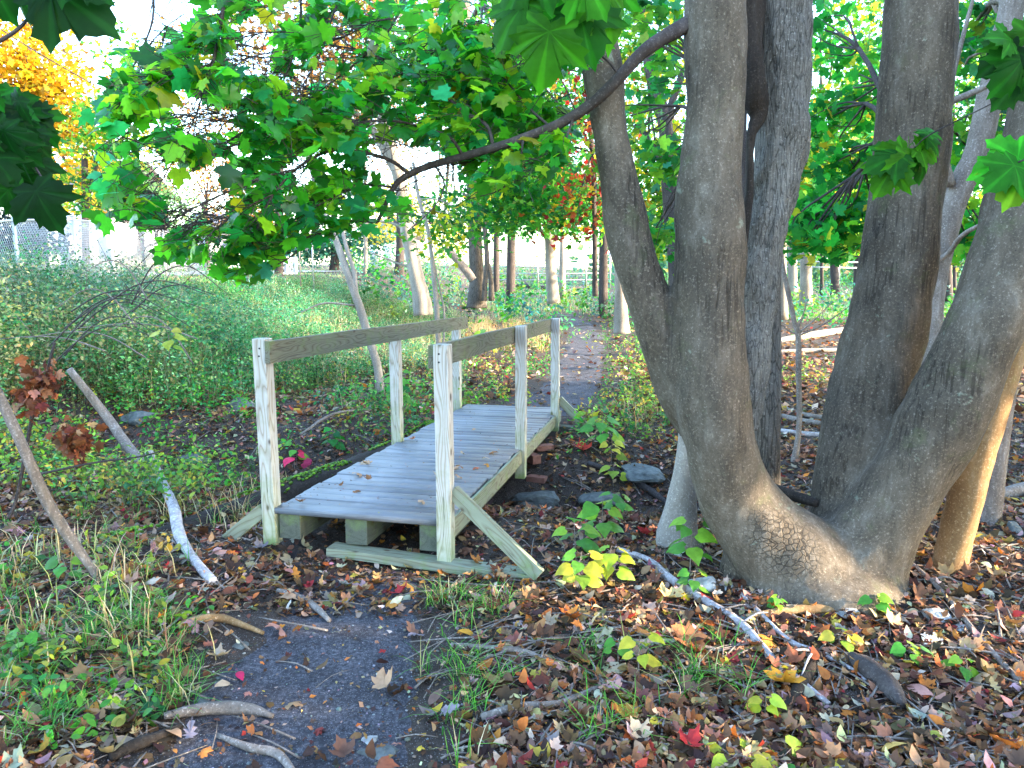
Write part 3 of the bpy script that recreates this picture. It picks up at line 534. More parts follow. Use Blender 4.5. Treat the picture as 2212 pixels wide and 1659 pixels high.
def spray(twl, per, size, out, flt=None, spread=.16, sub=5):
    P = []; D = []; tw = Acc()
    for t in twl:
        T = np.gradient(t, axis=0)
        for k in range(3, len(t)):
            for q in range(sub):
                d = T[k] / (np.linalg.norm(T[k]) + 1e-9) + rng.normal(0, .75, 3); d[2] = d[2] * .55 - .12; d /= np.linalg.norm(d)
                L = rng.uniform(.10, .34); e = t[k] + d * L
                m_ = (t[k] + e) / 2 + rng.normal(0, .015, 3)
                px, py = proj(e)
                if flt is not None and not flt(px, py): continue
                tw.add(*tube([t[k], m_, e], [.0022, .0017, .001], 4, 2))
                for f in np.linspace(.3, 1, per):
                    b = t[k] + (e - t[k]) * f
                    P.append(b + rng.normal(0, .02, 3)); D.append(d + rng.normal(0, .7, 3))
    return np.array(P), np.array(D), tw
P, D, tw = spray(twigs, 3, .1, None, env_ok, sub=2)
nz_ = fbm(*proj(P), .012, 2, 11)
q = nz_ + .10 * fbm(*proj(P), .03, 2, 15) > -.10; q &= rng.random(len(P)) < .50 + .35 * sst(850, 1100, proj(P)[0]); P, D = P[q], D[q]; n = len(P)
GREEN = [(.03, .24, .014), (.012, .15, .014), (.07, .33, .015), (.014, .23, .06), (.18, .38, .012), (.38, .34, .01), (.03, .32, .16)]  # the last, bluish green paints sky gloss onto some leaves
C = cols(n, GREEN, [5, 4, 4, 2.2, 3, .4, 1.0], .25)
tw_o = tw.build('twigs', M_dark, big); tag(tw_o, kind='stuff'); tw_2 = CC_.build('twigs', M_dark, big); tag(tw_2, kind='stuff')
leafmesh('crown', T_map, P, hang(n, D, .35, .5), rng.uniform(.055, .115, n), C, M_leaf, big)
print('canopy leaves', n)
# near hanging leaves, each spray on its own twig
def near_spray(name, twig, leaves, label, col, twr=.002):
    """leaves: (px,py,Y,len_px,dx,dy) base position and tip direction in the picture plane"""
    r = empty(name, at(*twig[0][:3]), label, 'branch')
    A = Acc(); P, R = pp(twig); A.add(*tube(P, R, 6, 4)); A.build('twig', M_dark, r, True)
    P = []; R = []; S = []
    for px, py, Y, ln, dx, dy in leaves:
        p = at(px, py, Y); t = at(px + dx, py + dy, Y + random.uniform(-.03, .05)) - p; t.normalize()
        N = Vector((random.gauss(0, .25), -.85, random.uniform(.25, .7))); N = (N - t * N.dot(t)).normalized(); s_ = t.cross(N)
        P.append(p); R.append(np.array([s_, t, N]).T); S.append(ln * depth(p) / F)
    n = len(P); cl_ = cols(n, col, None, .12)
    if n <= 10:
        for i in range(n): leafmesh('leaf', [T_hd[i % 4]], np.array(P[i:i + 1]), np.array(R[i:i + 1]), np.array(S[i:i + 1]), cl_[i:i + 1], M_leafd, r)
        return r
    return leafmesh('leaf_cluster', T_hd, np.array(P), np.array(R), np.array(S), cols(n, col, None, .12), M_leafd, r)
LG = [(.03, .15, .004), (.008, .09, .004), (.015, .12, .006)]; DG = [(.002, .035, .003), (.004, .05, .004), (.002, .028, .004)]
near_spray('leafy_twig', [(1150, -120, 1.7, 9), (1250, -20, 1.6, 7), (1310, 40, 1.6, 5)], [(1190, 50, 1.55, 140, -20, 100), (1140, 0, 1.6, 120, -60, 70), (1245, 10, 1.6, 135, 30, 90), (1290, -40, 1.6, 135, 40, 90), (1215, -60, 1.6, 140, -20, 110), (1170, -80, 1.6, 130, -70, 70), (1310, -60, 1.65, 130, -10, 110), (1110, -70, 1.7, 120, -50, 80), (1250, -60, 1.5, 120, 60, 90)], 'large bright green maple leaves hanging at top centre against the leaning stem', LG)
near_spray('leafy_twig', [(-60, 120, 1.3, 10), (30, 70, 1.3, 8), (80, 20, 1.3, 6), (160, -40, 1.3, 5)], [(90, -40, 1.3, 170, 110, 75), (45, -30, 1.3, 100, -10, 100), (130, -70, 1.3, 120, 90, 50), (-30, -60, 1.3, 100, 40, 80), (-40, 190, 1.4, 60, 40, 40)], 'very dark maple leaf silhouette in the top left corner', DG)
L = []
for k in range(60):
    px = random.uniform(-80, 62); py = random.uniform(205, 400)
    if py < 330 - 0 * px and px > 90 and py < 260: continue
    L.append((px, py, random.uniform(2.0, 2.6), random.uniform(62, 100), random.uniform(-40, 100), random.uniform(10, 100)))
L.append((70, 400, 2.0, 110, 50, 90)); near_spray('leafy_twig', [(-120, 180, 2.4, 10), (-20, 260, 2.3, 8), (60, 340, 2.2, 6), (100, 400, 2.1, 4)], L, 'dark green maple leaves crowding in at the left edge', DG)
near_spray('leafy_twig', [(2230, 180, 2.6, 4), (2120, 235, 2.7, 3), (2010, 290, 2.9, 3), (1975, 320, 3.0, 2)], [(1960, 320, 3.0, 75, -60, 60), (1965, 330, 3.0, 80, -10, 80), (1980, 315, 3.0, 70, 60, 30), (1995, 300, 3.0, 60, 60, -20), (1950, 330, 3.0, 85, -70, 30), (1985, 335, 3.0, 70, 20, 70), (1940, 345, 3.0, 90, -50, 70), (2000, 290, 2.95, 45, 30, -30)], 'green leaf sprig crossing in front of the straight right stem', LG)
near_spray('leafy_twig', [(2300, 260, 1.9, 6), (2240, 330, 1.9, 5), (2200, 350, 1.9, 4)], [(2215, 335, 1.9, 110, -80, 30), (2230, 330, 1.9, 120, -40, 80), (2200, 350, 1.9, 90, -80, 70), (2250, 320, 1.9, 120, 10, 90)], 'large green leaf with yellow edge at right margin', [(.03, .23, .012), (.10, .25, .012)])
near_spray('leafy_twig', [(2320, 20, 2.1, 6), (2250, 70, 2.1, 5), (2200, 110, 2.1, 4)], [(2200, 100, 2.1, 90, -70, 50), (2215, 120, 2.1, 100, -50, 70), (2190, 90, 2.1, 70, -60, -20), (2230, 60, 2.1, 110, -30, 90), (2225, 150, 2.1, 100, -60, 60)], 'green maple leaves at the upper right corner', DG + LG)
# ------------------------------------------------------------------ background trees
TREE_GROUP = 'trees in the background wood'
def crown_pts(blobs, n, clump=.35):
    """blobs: (px,py,Y,rx_px,ry_px,weight)"""
    w = np.array([b[5] for b in blobs], float); w /= w.sum(); P = []
    for b, k in zip(blobs, rng.multinomial(n, w)):
        c = np.array(at(b[0], b[1], b[2])); s = depth(c) / F; R = np.array([b[3] * s, min(b[3], b[4] * 1.3) * s * .8, b[4] * s])
        nc = max(3, k // 22); d = rng.normal(0, 1, (nc, 3)); d /= np.linalg.norm(d, axis=1)[:, None]; cc = c + d * (rng.random((nc, 1)) ** .45) * R
        g = rng.integers(0, nc, k); P.append(cc[g] + rng.normal(0, 1, (k, 3)) * clump * np.array([1, 1, .45]))
    return np.concatenate(P)
def tree(name, trunks, blobs, n, size, pal, w, bark, label, kind='star', clump=.35, group=None, sides=10, cat='tree', limbs=()):
    l = trunks[0]; r = empty(name, at(*l[-1][:3]), label, cat, group); A = Acc()
    for t in trunks: A.add(*ptube(t, sides, 5, .08))
    for t in limbs: A.add(*ptube(t, 6, 4, .1))
    if n:
        P = crown_pts(blobs, n, clump)
        # limbs reaching into the crown
        for b in blobs[:8]:
            e = np.array(at(b[0], b[1], b[2])); t = trunks[0]; k = min(len(t) - 1, 1); s0 = np.array(at(*t[k][:3])); rr = t[k][3] * .28 * depth(s0) / F
            mid = (e + s0) / 2 + np.array([0, 0, .12 * np.linalg.norm(e - s0)]); A.add(*tube([s0, mid, e], [rr, rr * .6, rr * .2], 6, 4, .1))
            for q in range(5): f = e + rng.normal(0, 1, 3) * np.array([b[3], b[3], b[4]]) * .45 * depth(e) / F; A.add(*tube([mid, (mid + f) / 2 + rng.normal(0, .1, 3), f], [rr * .4, rr * .22, rr * .06], 5, 3, .1))
    A.build('trunk', bark, r, True)
    if n:
        tm = {'star': T_star, 'kite': T_kite, 'map': T_map}[kind]
        leafmesh('crown', tm, P, frames(len(P), .8, .7), rng.uniform(.7, 1.3, len(P)) * size, cols(len(P), pal, w, .25), M_far, r)
    return r
G_ = [(.012, .13, .025), (.02, .20, .02), (.05, .26, .02), (.02, .16, .07), (.13, .30, .02)]
YG = [(.10, .28, .02), (.05, .22, .02), (.30, .34, .02), (.45, .36, .02), (.02, .15, .03)]
RED = [(.35, .02, .02), (.22, .015, .02), (.45, .08, .02)]; ORG = [(.40, .16, .04), (.30, .11, .03), (.5, .28, .05), (.20, .10, .04), (.22, .24, .05)]
YEL = [(.50, .26, .005), (.36, .17, .006), (.62, .42, .02), (.30, .22, .02)]; HAZE_TEAL = [(.05, .20, .17), (.04, .15, .13), (.09, .26, .16)]  # far evergreen colours lightened and blued in place of distance haze
# dark ridged trunk standing directly behind the big maple
tree('ridged_tree', [[(1668, -900, 5.1, 40), (1664, -200, 5.1, 50), (1660, 300, 5.1, 58), (1655, 700, 5.1, 64), (1650, 900, 5.0, 66), (1652, 1020, 5.0, 66), (1660, 1120, 5.0, 62), (1664, 1180, 5.0, 66)]], [], 0, 0, G_, None, M_ridge, 'dark ridged trunk standing right behind the split stem', sides=24)
tree('slender_tree', [[(1535, -600, 5.0, 22), (1520, 300, 5.0, 28), (1505, 700, 4.95, 32), (1494, 860, 4.9, 36), (1484, 980, 4.85, 46), (1472, 1080, 4.8, 66), (1465, 1150, 4.75, 88), (1466, 1190, 4.7, 100)]], [], 0, 0, G_, None, M_pale, 'slender pale brown trunk flaring at its foot behind the big maple', sides=18)
tree('leaning_tree', [[(2330, 0, 4.4, 52), (2260, 350, 4.4, 58), (2215, 600, 4.4, 62), (2172, 780, 4.4, 66), (2128, 930, 4.4, 69), (2100, 1020, 4.4, 68), (2078, 1111, 4.4, 67), (2056, 1195, 4.4, 68), (2040, 1262, 4.4, 82), (2036, 1300, 4.4, 90)]], [], 0, 0, G_, None, M_warm, 'sunlit orange brown trunk leaning right beside the big maple', sides=18)
tree('leaning_tree', [[(2290, 100, 5.2, 34), (2235, 500, 5.2, 38), (2195, 720, 5.2, 40), (2168, 870, 5.2, 42), (2150, 1000, 5.2, 42), (2138, 1120, 5.2, 46), (2125, 1200, 5.1, 54)]], [], 0, 0, G_, None, M_stick, 'thinner grey trunk leaning behind the sunlit orange trunk', sides=14)
tree('forked_tree', [[(2205, -150, 6.6, 50), (2188, 0, 6.6, 50), (2161, 117, 6.6, 52), (2134, 233, 6.6, 52), (2108, 333, 6.6, 52), (2068, 417, 6.6, 52), (2045, 500, 6.6, 46), (2026, 614, 6.6, 36), (2012, 750, 6.6, 40), (2000, 880, 6.6, 46)]], [(2180, 250, 7.5, 70, 150, 1), (2100, 60, 7.5, 60, 90, 1)], 500, .10, G_, None, M_stick, 'pale grey forked tree seen between the two right stems', 'map', .3, sides=14,
     limbs=[[(2052, 400, 6.55, 26), (2040, 340, 6.5, 18), (2038, 270, 6.5, 16), (2050, 225, 6.4, 15), (2090, 205, 6.3, 15), (2140, 180, 6.2, 13), (2200, 130, 6.1, 12)], [(2046, 232, 6.4, 12), (2062, 150, 6.4, 11), (2085, 60, 6.4, 9), (2110, -30, 6.4, 7)], [(2212, 450, 5.8, 8), (2090, 500, 6.2, 10), (2050, 545, 6.5, 12), (2010, 575, 6.5, 8)]])
tree('forked_tree', [[(1395, 60, 11, 22), (1405, 150, 11, 26), (1424, 215, 11, 28), (1437, 270, 11, 32), (1445, 380, 11, 34), (1455, 500, 11, 34), (1465, 640, 11, 38), (1470, 740, 11, 44)]], [(1420, 90, 12, 80, 120, 2), (1400, 330, 12, 60, 120, 2), (1450, 480, 12, 50, 100, 1.5), (1380, -30, 12, 90, 80, 1)], 2600, .13, YG, [3, 2.5, 2, 1.4, 1.5], M_dark, 'dark forked tree with yellow green leaves between the two left stems', 'star', .4,
     limbs=[[(1440, 270, 11, 22), (1452, 220, 11, 18), (1478, 150, 11, 16)], [(1440, 380, 11, 14), (1400, 300, 11, 12), (1370, 270, 11, 9)]])
# trunks seen left of the big tree
def pxY(px, py): return gp(px, py)
tree('vine_tree', [[(1000, -300, 22, 23.8), (1005, 100, 22, 27.7), (1012, 280, 22, 27.7), (1022, 400, 22, 29.0), (1026, 520, 22, 30.4), (1030, 600, 22, 33.0), (1030, 640, 22, 40.9), (1030, 665, 22, 46.2)]], [(1000, 200, 15, 130, 110, 2), (1100, 120, 14, 130, 110, 2), (880, 120, 15, 120, 110, 1.6), (1150, 300, 13.5, 110, 100, 2), (1120, 430, 13, 100, 62, 2), (960, 470, 14, 60, 50, .8), (1230, 440, 14, 70, 70, 1.4)], 6500, .13, G_, [3, 3, 3, 1.5, 1.5], M_ridge, 'dark rough trunk with a thick vine climbing its right side', limbs=[[(1042, 420, 21.6, 8), (1046, 480, 21.6, 12), (1052, 560, 21.6, 12), (1048, 610, 21.6, 12), (1046, 650, 21.6, 13)], [(1044, 330, 21.6, 8), (1040, 420, 21.5, 10), (1020, 428, 21.4, 7), (1000, 418, 21.6, 6)], [(1052, 560, 21.6, 9), (1060, 600, 21.6, 12), (1062, 650, 21.6, 16)]])
tree('dead_snag', [[(960, 532, 20, 14), (985, 558, 20, 17), (1010, 588, 20, 18), (1022, 605, 20, 18)]], [], 0, 0, G_, None, M_stick, 'short broken limb leaning against the vine covered trunk', cat='branch')
tree('leaning_tree', [[(825, 250, 18, 24.3), (862, 390, 18, 25.6), (876, 470, 18, 29.4), (888, 540, 18, 32.0), (900, 600, 18, 33.3), (910, 640, 18, 38.4), (914, 680, 18, 42.2)]], [(800, 60, 18, 140, 110, 2), (640, 60, 18, 130, 120, 1.5), (720, 200, 18, 120, 90, 1.3)], 2600, .15, ORG, [2, 2, 1, 2, 2], M_pale, 'pale sunlit trunk leaning left of the vine covered tree', limbs=[[(868, 490, 18, 8), (820, 478, 18, 6), (740, 500, 18, 4), (660, 540, 18, 3)], [(872, 440, 18, 7), (840, 432, 18, 5), (800, 450, 18, 4), (740, 480, 18, 3)], [(890, 580, 18, 5), (850, 565, 18, 4), (800, 545, 18, 3)]])
tree('sapling', [[(650, 280, 10.5, 9.3), (690, 430, 10.5, 10.2), (722, 510, 10.5, 12.8), (744, 570, 10.5, 15.3), (765, 630, 10.5, 17.0), (782, 680, 10.5, 18.7), (800, 740, 10.5, 17.0), (815, 790, 10.5, 17.8), (822, 850, 10.5, 21.2)]], [], 0, 0, G_, None, M_pale, 'pale curved sapling rising behind the left handrail', limbs=[[(770, 645, 10.5, 12), (765, 590, 10.5, 10), (750, 540, 10.5, 9), (735, 480, 10.6, 7)], [(768, 660, 10.5, 5), (700, 655, 10.3, 4), (650, 675, 10.2, 3)]])
tree('sapling', [[(892, 350, 12, 6), (905, 430, 12, 8), (925, 500, 12, 9), (935, 580, 12, 10), (943, 660, 12, 11), (947, 740, 12, 12), (950, 790, 12, 13)]], [(960, 500, 12, 60, 60, 1), (1000, 460, 12, 40, 50, .7)], 220, .11, YG, None, M_pale, 'thin straight sapling behind the far end of the left handrail', limbs=[[(955, 780, 12, 6), (960, 680, 12, 5), (945, 600, 12, 4), (930, 530, 12, 3)]])
tree('pale_tree', [[(1150, -200, 24, 16.3), (1165, 100, 24, 19.2), (1180, 350, 24, 20.0), (1186, 480, 24, 20.7), (1188, 560, 24, 21.5), (1192, 610, 24, 25.2), (1196, 655, 24, 31.1)]], [(1150, 330, 22, 120, 130, 2), (1240, 200, 22, 110, 150, 2), (1240, 430, 22, 90, 80, 2), (1100, 480, 24, 80, 30, .6)], 5000, .17, G_ + RED[:1], [2, 2, 3, 2, 2, 1.0], M_pale, 'pale trunk with a side branch left of the trail', limbs=[[(1185, 520, 24, 13), (1165, 495, 24, 10), (1130, 470, 24, 8)]])
tree('pale_tree', [[(1330, 100, 17, 19.2), (1335, 400, 17, 22.2), (1338, 560, 17, 23.7), (1340, 640, 17, 25.2), (1342, 690, 17, 31.1), (1343, 720, 17, 38.5)]], [(1290, 380, 14, 60, 100, 1)], 160, .13, RED, None, M_pale, 'pale trunk on the right side of the trail behind the leaning stem')
tree('red_maple', [[(1262, 150, 13, 8), (1280, 330, 13, 9), (1284, 480, 13, 11), (1285, 600, 13, 12), (1286, 640, 13, 13)]], [(1270, 300, 12.5, 45, 60, 1), (1290, 420, 12.5, 40, 60, 1.2), (1255, 180, 12.5, 50, 40, .7), (1150, 330, 13, 50, 50, .35), (1060, 110, 13, 60, 60, .5), (1130, 60, 13, 60, 50, .5), (1240, 500, 12.5, 40, 30, .4)], 620, .11, RED + [(.5, .3, .02)], None, M_dark, 'small maple with red leaves in the middle of the wood', clump=.42)
# right of the big tree
tree('young_maple', [[(1960, -100, 7.2, 26), (1950, 300, 7.2, 30), (1900, 700, 7.2, 34), (1880, 960, 7.2, 40)]], [(1790, 480, 8, 80, 55, 2.2), (1740, 520, 7.5, 40, 30, .6), (1830, 380, 8.5, 60, 70, 1.4), (1800, 250, 9, 70, 60, .9), (1860, 180, 9, 50, 90, .8), (1770, 60, 9, 60, 60, .7), (2090, 520, 8, 60, 40, .8), (2100, 330, 8.5, 40, 90, .9), (2090, 120, 8.5, 50, 100, .8)], 1900, .11, [(.015, .24, .03), (.03, .34, .03), (.01, .16, .03), (.12, .38, .02), (.35, .36, .02)], [3, 3, 2, 1.4, .5], M_dark, 'young maple with fresh green leaves behind the straight right stem', 'map', .22)
tree('young_maple', [[(1610, -200, 7.6, 22), (1600, 300, 7.6, 26), (1590, 700, 7.6, 30), (1585, 900, 7.6, 34)]], [(1410, 60, 8, 60, 50, 1), (1450, 330, 8.5, 40, 60, .8), (1400, 520, 9, 50, 60, 1.2), (1360, 250, 9, 40, 60, .5), (1450, 180, 9, 40, 50, .5)], 600, .11, G_ + YG[:2], None, M_dark, 'young green maple hidden behind the main stem', 'map', .2)
tree('grey_tree', [[(1738, 300, 26, 19.8), (1740, 540, 26, 22.8), (1741, 620, 26, 24.3), (1742, 660, 26, 30.4)]], [(1800, 130, 20, 110, 140, 1.2), (1790, 330, 19, 110, 110, 2.4), (1770, 470, 18, 90, 60, 3), (1830, 500, 18, 60, 40, 1), (1860, 300, 20, 50, 150, 1), (1880, 80, 22, 50, 120, .7)], 7500, .17, G_ + YG, None, M_pale, 'brown trunk with yellow green crown right of the split stem')
tree('grey_tree', [[(1800, 300, 36, 14), (1802, 560, 36, 16), (1803, 600, 36, 17), (1804, 640, 36, 22)]], [], 0, 0, G_, None, M_dark, 'thin dark trunk behind the metal guard rail')
tree('grey_tree', [[(1712, 300, 32, 14), (1712, 560, 32, 18), (1712, 640, 32, 22)]], [], 0, 0, G_, None, M_pale, 'bluish trunk left of the brown trunk')
tree('grey_tree', [[(2045, 300, 30, 14), (2047, 560, 30, 16), (2048, 650, 30, 22)]], [(2080, 480, 22, 70, 80, 2), (2060, 300, 24, 60, 160, 2), (2160, 200, 24, 80, 260, 2), (2200, 480, 22, 60, 130, 1)], 4500, .18, G_ + YG[:3], None, M_dark, 'dark trunk with green crown seen between the right stems')
tree('grey_tree', [[(1690, 480, 15, 16), (1690, 600, 15, 18), (1690, 690, 15, 24)]], [], 0, 0, G_, None, M_pale, 'pale trunk just right of the split stem')
tree('sapling', [[(1680, 480, 6.9, 5.1), (1690, 570, 6.9, 9.3), (1700, 620, 6.9, 11.0), (1715, 690, 6.9, 11.0), (1724, 725, 6.9, 11.9), (1725, 800, 6.9, 11.9), (1727, 900, 6.9, 11.9), (1722, 960, 6.9, 11.9), (1712, 1010, 6.9, 17.0)]], [], 0, 0, G_, None, M_stick, 'thin grey sapling with a bend between the stems', limbs=[[(1723, 722, 6.9, 6), (1760, 690, 6.9, 3), (1800, 650, 7, 2)], [(1723, 722, 6.9, 5), (1700, 712, 6.9, 4), (1690, 700, 6.9, 3)], [(1724, 726, 6.9, 4), (1780, 700, 7, 3), (1850, 650, 7.1, 1.5)], [(1722, 715, 6.9, 4), (1735, 680, 6.9, 3), (1745, 640, 6.9, 2)]])
# far trees
tree('yellow_tree', [[(60, 100, 34, 30), (70, 300, 34, 36), (80, 560, 34, 44), (80, 600, 34, 50)]], [(40, 110, 32, 100, 90, 2), (110, 180, 32, 90, 90, 2), (20, 250, 32, 80, 80, 2), (150, 270, 32, 70, 60, 1), (160, 380, 30, 70, 70, 1)], 5200, .26, YEL, None, M_dark, 'bright golden yellow tree at the far left', 'star', .6)
tree('green_tree', [[(182, 320, 24, 13), (184, 450, 24, 14), (186, 600, 24, 15)]], [(230, 300, 24, 100, 90, 2), (180, 420, 24, 60, 60, 1), (300, 150, 24, 90, 120, 1)], 2200, .17, YG, [3, 2, 2, 2, 2], M_dark, 'dark slim trunk in front of the white house')
FARS = [((30, 480), 30, [(0, 490, 30, 60, 50, 1), (80, 520, 30, 42, 40, 1), (-30, 540, 28, 60, 30, 1)], 4200, [(.003, .012, .022), (.005, .018, .03), (.01, .03, .035)], 'dark blue green evergreen behind the chain link fence'), ((350, 500), 34, [(340, 560, 34, 50, 22, 1), (420, 545, 34, 60, 26, 1), (280, 570, 34, 30, 14, .5)], 1500, [(.015, .06, .05), (.03, .10, .06), (.08, .14, .05)], 'dark hedge like shrub tree before the low house'),
        ((300, 480), 42, [(270, 400, 42, 110, 70, 1), (370, 460, 42, 70, 60, 1)], 2600, [(.12, .26, .10), (.18, .3, .12), (.08, .2, .08)], 'pale green tree beside the white house'),
        ((440, 500), 50, [(450, 380, 50, 110, 110, 1), (560, 450, 50, 80, 70, 1)], 2600, ORG, 'rust and gold oak behind the leafy spray'),
        ((720, 500), 46, [(720, 530, 46, 60, 40, 1.4), (650, 540, 46, 50, 34, 1), (800, 520, 46, 60, 42, 1)], 3600, HAZE_TEAL, 'evergreen behind the road with haze tinted blue green leaves'),
        ((860, 480), 40, [(900, 440, 44, 110, 70, 2), (830, 480, 44, 60, 50, 1), (980, 500, 44, 80, 50, 1.5)], 3000, [(.75, .55, .06), (.6, .5, .04), (.4, .42, .04)], 'tree with golden sunlight put into its leaf colour behind the two left trunks'),  # bright yellow palette stands in for low golden light on the foliage
        ((600, 300), 30, [(520, 120, 30, 140, 130, 1), (700, 250, 30, 140, 110, 1), (420, 260, 30, 120, 110, 1), (860, 280, 30, 100, 110, 1)], 3600, ORG, 'rust leaved oak high behind the spray'),
        ((1100, 400), 34, [(1100, 455, 34, 100, 45, 2), (1200, 390, 34, 100, 80, 2), (1050, 380, 34, 80, 80, 1), (1290, 450, 34, 60, 50, 1)], 4000, YG, 'yellow green tree beyond the trail'),
        ((1300, 300), 28, [(1250, 60, 28, 150, 120, 2), (1340, 250, 28, 80, 120, 1), (1100, 0, 28, 120, 90, 1.3)], 4200, G_ + YG[:2], 'tall green tree behind the leaning stem'),
        ((1450, 300), 30, [(1400, 500, 30, 70, 70, 2), (1460, 300, 30, 60, 150, 1.5)], 2500, YG, 'yellow green tree behind the dark forked tree'),
        ((1850, 400), 40, [(1850, 450, 40, 80, 80, 2), (1780, 520, 40, 80, 40, 1)], 2200, HAZE_TEAL + G_[:2], 'dark green tree beyond the guard rail'),
        ((2160, 450), 34, [(2100, 100, 34, 80, 130, 1), (2120, 520, 34, 90, 60, 1)], 2400, YG, 'yellow flecked tree behind the right stems')]
for (px, py), Yt, bl, n, pal, lab in FARS:
    zg = H1(at(px, 560, Yt).x, Yt); b = np.array(at(px, 560, Yt)); b[2] = zg; pyb = float(proj(b)[1])
    tree('background_tree', [[(px, py - 60, Yt, 12), (px + 4, py + 20, Yt, 16), (px + 3, pyb - 20, Yt, 20), (px + 2, pyb + 4, Yt, 26)]], bl, n, .0052 * Yt, pal, None, M_dark, lab, 'star' if Yt < 35 else 'kite', .5, TREE_GROUP, 8)
for px, Yt, w, m, lab in ((1072, 38, 16, M_dark, 'dark narrow trunk just right of the vine covered tree'), (1103, 44, 11, M_dark, 'very narrow dark trunk beside the pale one in the far clearing'), (1215, 40, 16, M_pale, 'greyish trunk in the far clearing beside the trail'), (790, 34, 11, M_pale, 'bright thin trunk beyond the road'), (2062, 40, 10, M_dark, 'thin distant trunk between the right stems'), (1882, 36, 14, M_pale, 'distant trunk crossing the guard rail'), (1775, 42, 10, M_dark, 'faint narrow trunk far back by the brown trunk')):
    b = np.array(at(px, 560, Yt)); b[2] = H1(b[0], Yt); pyb = float(proj(b)[1])
    tree('background_tree', [[(px - 3, 60, Yt, w * .45), (px - 2 + (px % 3), 350, Yt, w * .6), (px, 500, Yt, w * .7), (px, pyb + 3, Yt, w * .9)]], [], 0, 0, G_, None, m, lab, group=TREE_GROUP, sides=8)
# low far wood that closes the view
P = []
for k in range(150):
    Yt = rng.uniform(62, 100); x0 = rng.uniform(.15, .75) * Yt; hh_ = rng.uniform(2.5, 7) * (1.3 if x0 > 0 else .8); n = 75
    P.append(np.array([x0, Yt, H1(x0, Yt) + hh_ * .45]) + rng.normal(0, 1, (n, 3)) * np.array([2.6, 2.0, hh_ * .33]))
P = np.concatenate(P); cc = cols(len(P), [(.07, .20, .14), (.06, .17, .13), (.16, .26, .10), (.38, .36, .12), (.30, .20, .10), (.10, .26, .20)], [3, 2, 2, 1.2, .8, 2], .2)  # pale bluish palette entries put distance haze into the leaf colour
tag(leafmesh('distant_woods', T_kite, P, frames(len(P), .3, 1), rng.uniform(.5, 1.1, len(P)), cc, M_far), 'mass of far off trees and bushes in haze tinted colours closing the view', 'distant woods', kind='stuff')
# unseen trees added outside the frame on the right to keep sun off the path
for k, (x, y, h) in enumerate([(9.5, -1.5, 10), (11, 2.2, 11), (9.8, 5.0, 10), (13.5, 4.5, 12), (13, -3.5, 12), (16.5, 1, 13), (12.6, 7.6, 11), (17, 6.5, 13)]):
    r = empty('added_shade_tree', (x, y, 0), 'leafy tree added out of view on the right to block the sun', 'tree', 'trees added to shade the trail from the right'); A = Acc(); A.add(*tube([(x, y, -.1), (x + .1, y, h * .5), (x, y + .1, h * .9)], [.2, .15, .05], 8, 3)); A.build('trunk', M_bark, r, True)
    n = 3600; d = rng.normal(0, 1, (n, 3)); d /= np.linalg.norm(d, axis=1)[:, None]; P = np.array([x, y, h * .5 + .3]) + d * (rng.random((n, 1)) ** .33) * np.array([2.1, 2.3, h * .5])
    # leaves removed along the sun's path to light the leaning trunk and nearby ground
    for tg, gr_ in ((at(2075, 1090, 4.4), .6), (gp(2150, 1290), 1.15), (gp(2080, 1340), .5)):
        v = P - np.array(tg); s_ = v @ np.array(SUND); P = P[np.linalg.norm(v - s_[:, None] * np.array(SUND), axis=1) > gr_]
    n = len(P)
    leafmesh('crown', T_kite, P, frames(n, .3, 1), rng.uniform(.3, .5, n), cols(n, G_, None, .2), M_far, r)
# ------------------------------------------------------------------ ground cover
def scatter(n, x0, x1, y0, y1, keep):
    x = rng.uniform(x0, x1, n); y = rng.uniform(y0, y1, n); k = rng.random(n) < keep(x, y); return x[k], y[k]
def persp(n, ymin, ymax, pw=1.0, margin=.08):
    """points spread over the visible wedge, denser near the camera"""
    u = rng.random(n); y = (ymin ** (1 - pw) + u * (ymax ** (1 - pw) - ymin ** (1 - pw))) ** (1 / (1 - pw)) if pw != 1 else ymin * (ymax / ymin) ** u
    x = y * rng.uniform(-.70 - margin, .70 + margin, n); return x, y
def on_bridge(x, y, m=.0):
    dx = x - bo.x; dy = y - bo.y; s = dx * bd.x + dy * bd.y; t = dx * br.x + dy * br.y
    return (s > -.02 - m) & (s < BL + m) & (t > -.1 - m) & (t < BW + .12 + m)
LIT = [(.24, .12, .058), (.36, .21, .115), (.12, .055, .03), (.42, .30, .20), (.055, .03, .02), (.44, .14, .03), (.24, .16, .14), (.50, .38, .27), (.26, .03, .025), (.46, .28, .04)]
LW = [4.5, 3, 4.5, 1.6, 4, 1.5, .7, .9, .3, .4]
def lit_keep(x, y):
    pd = path_d(x, y); k = .03 + .97 * sst(.02, .5, pd + .18 * fbm(x, y, 2.2, 3, 4)); far = seg_d(x, y, PATH2) < .3; k = np.where(far, np.clip(k, .12, .3), k)
    near = (pd < .5) & (y > 3.75) & (y < 5.2); k = np.where(near, np.maximum(k, 1.0), k)
    mead = sst(.05, .5, H(x, y)); k = k * (1 - .85 * mead); k = k * (.45 + .9 * np.clip(.5 + fbm(x, y, 1.3, 2, 9), 0, 1)); return k
x, y = persp(40000, 2.1, 9.5, 1.3); k = rng.random(len(x)) < lit_keep(x, y); x, y = x[k], y[k]
ob = on_bridge(x, y); k = ~ob | (rng.random(len(x)) < .5); x, y = x[k], y[k]
P = np.c_[x, y, H(x, y) + rng.uniform(.004, .03, len(x))]
S = np.where(rng.random(len(x)) < .42, rng.uniform(.05, .095, len(x)), rng.uniform(.022, .05, len(x)))
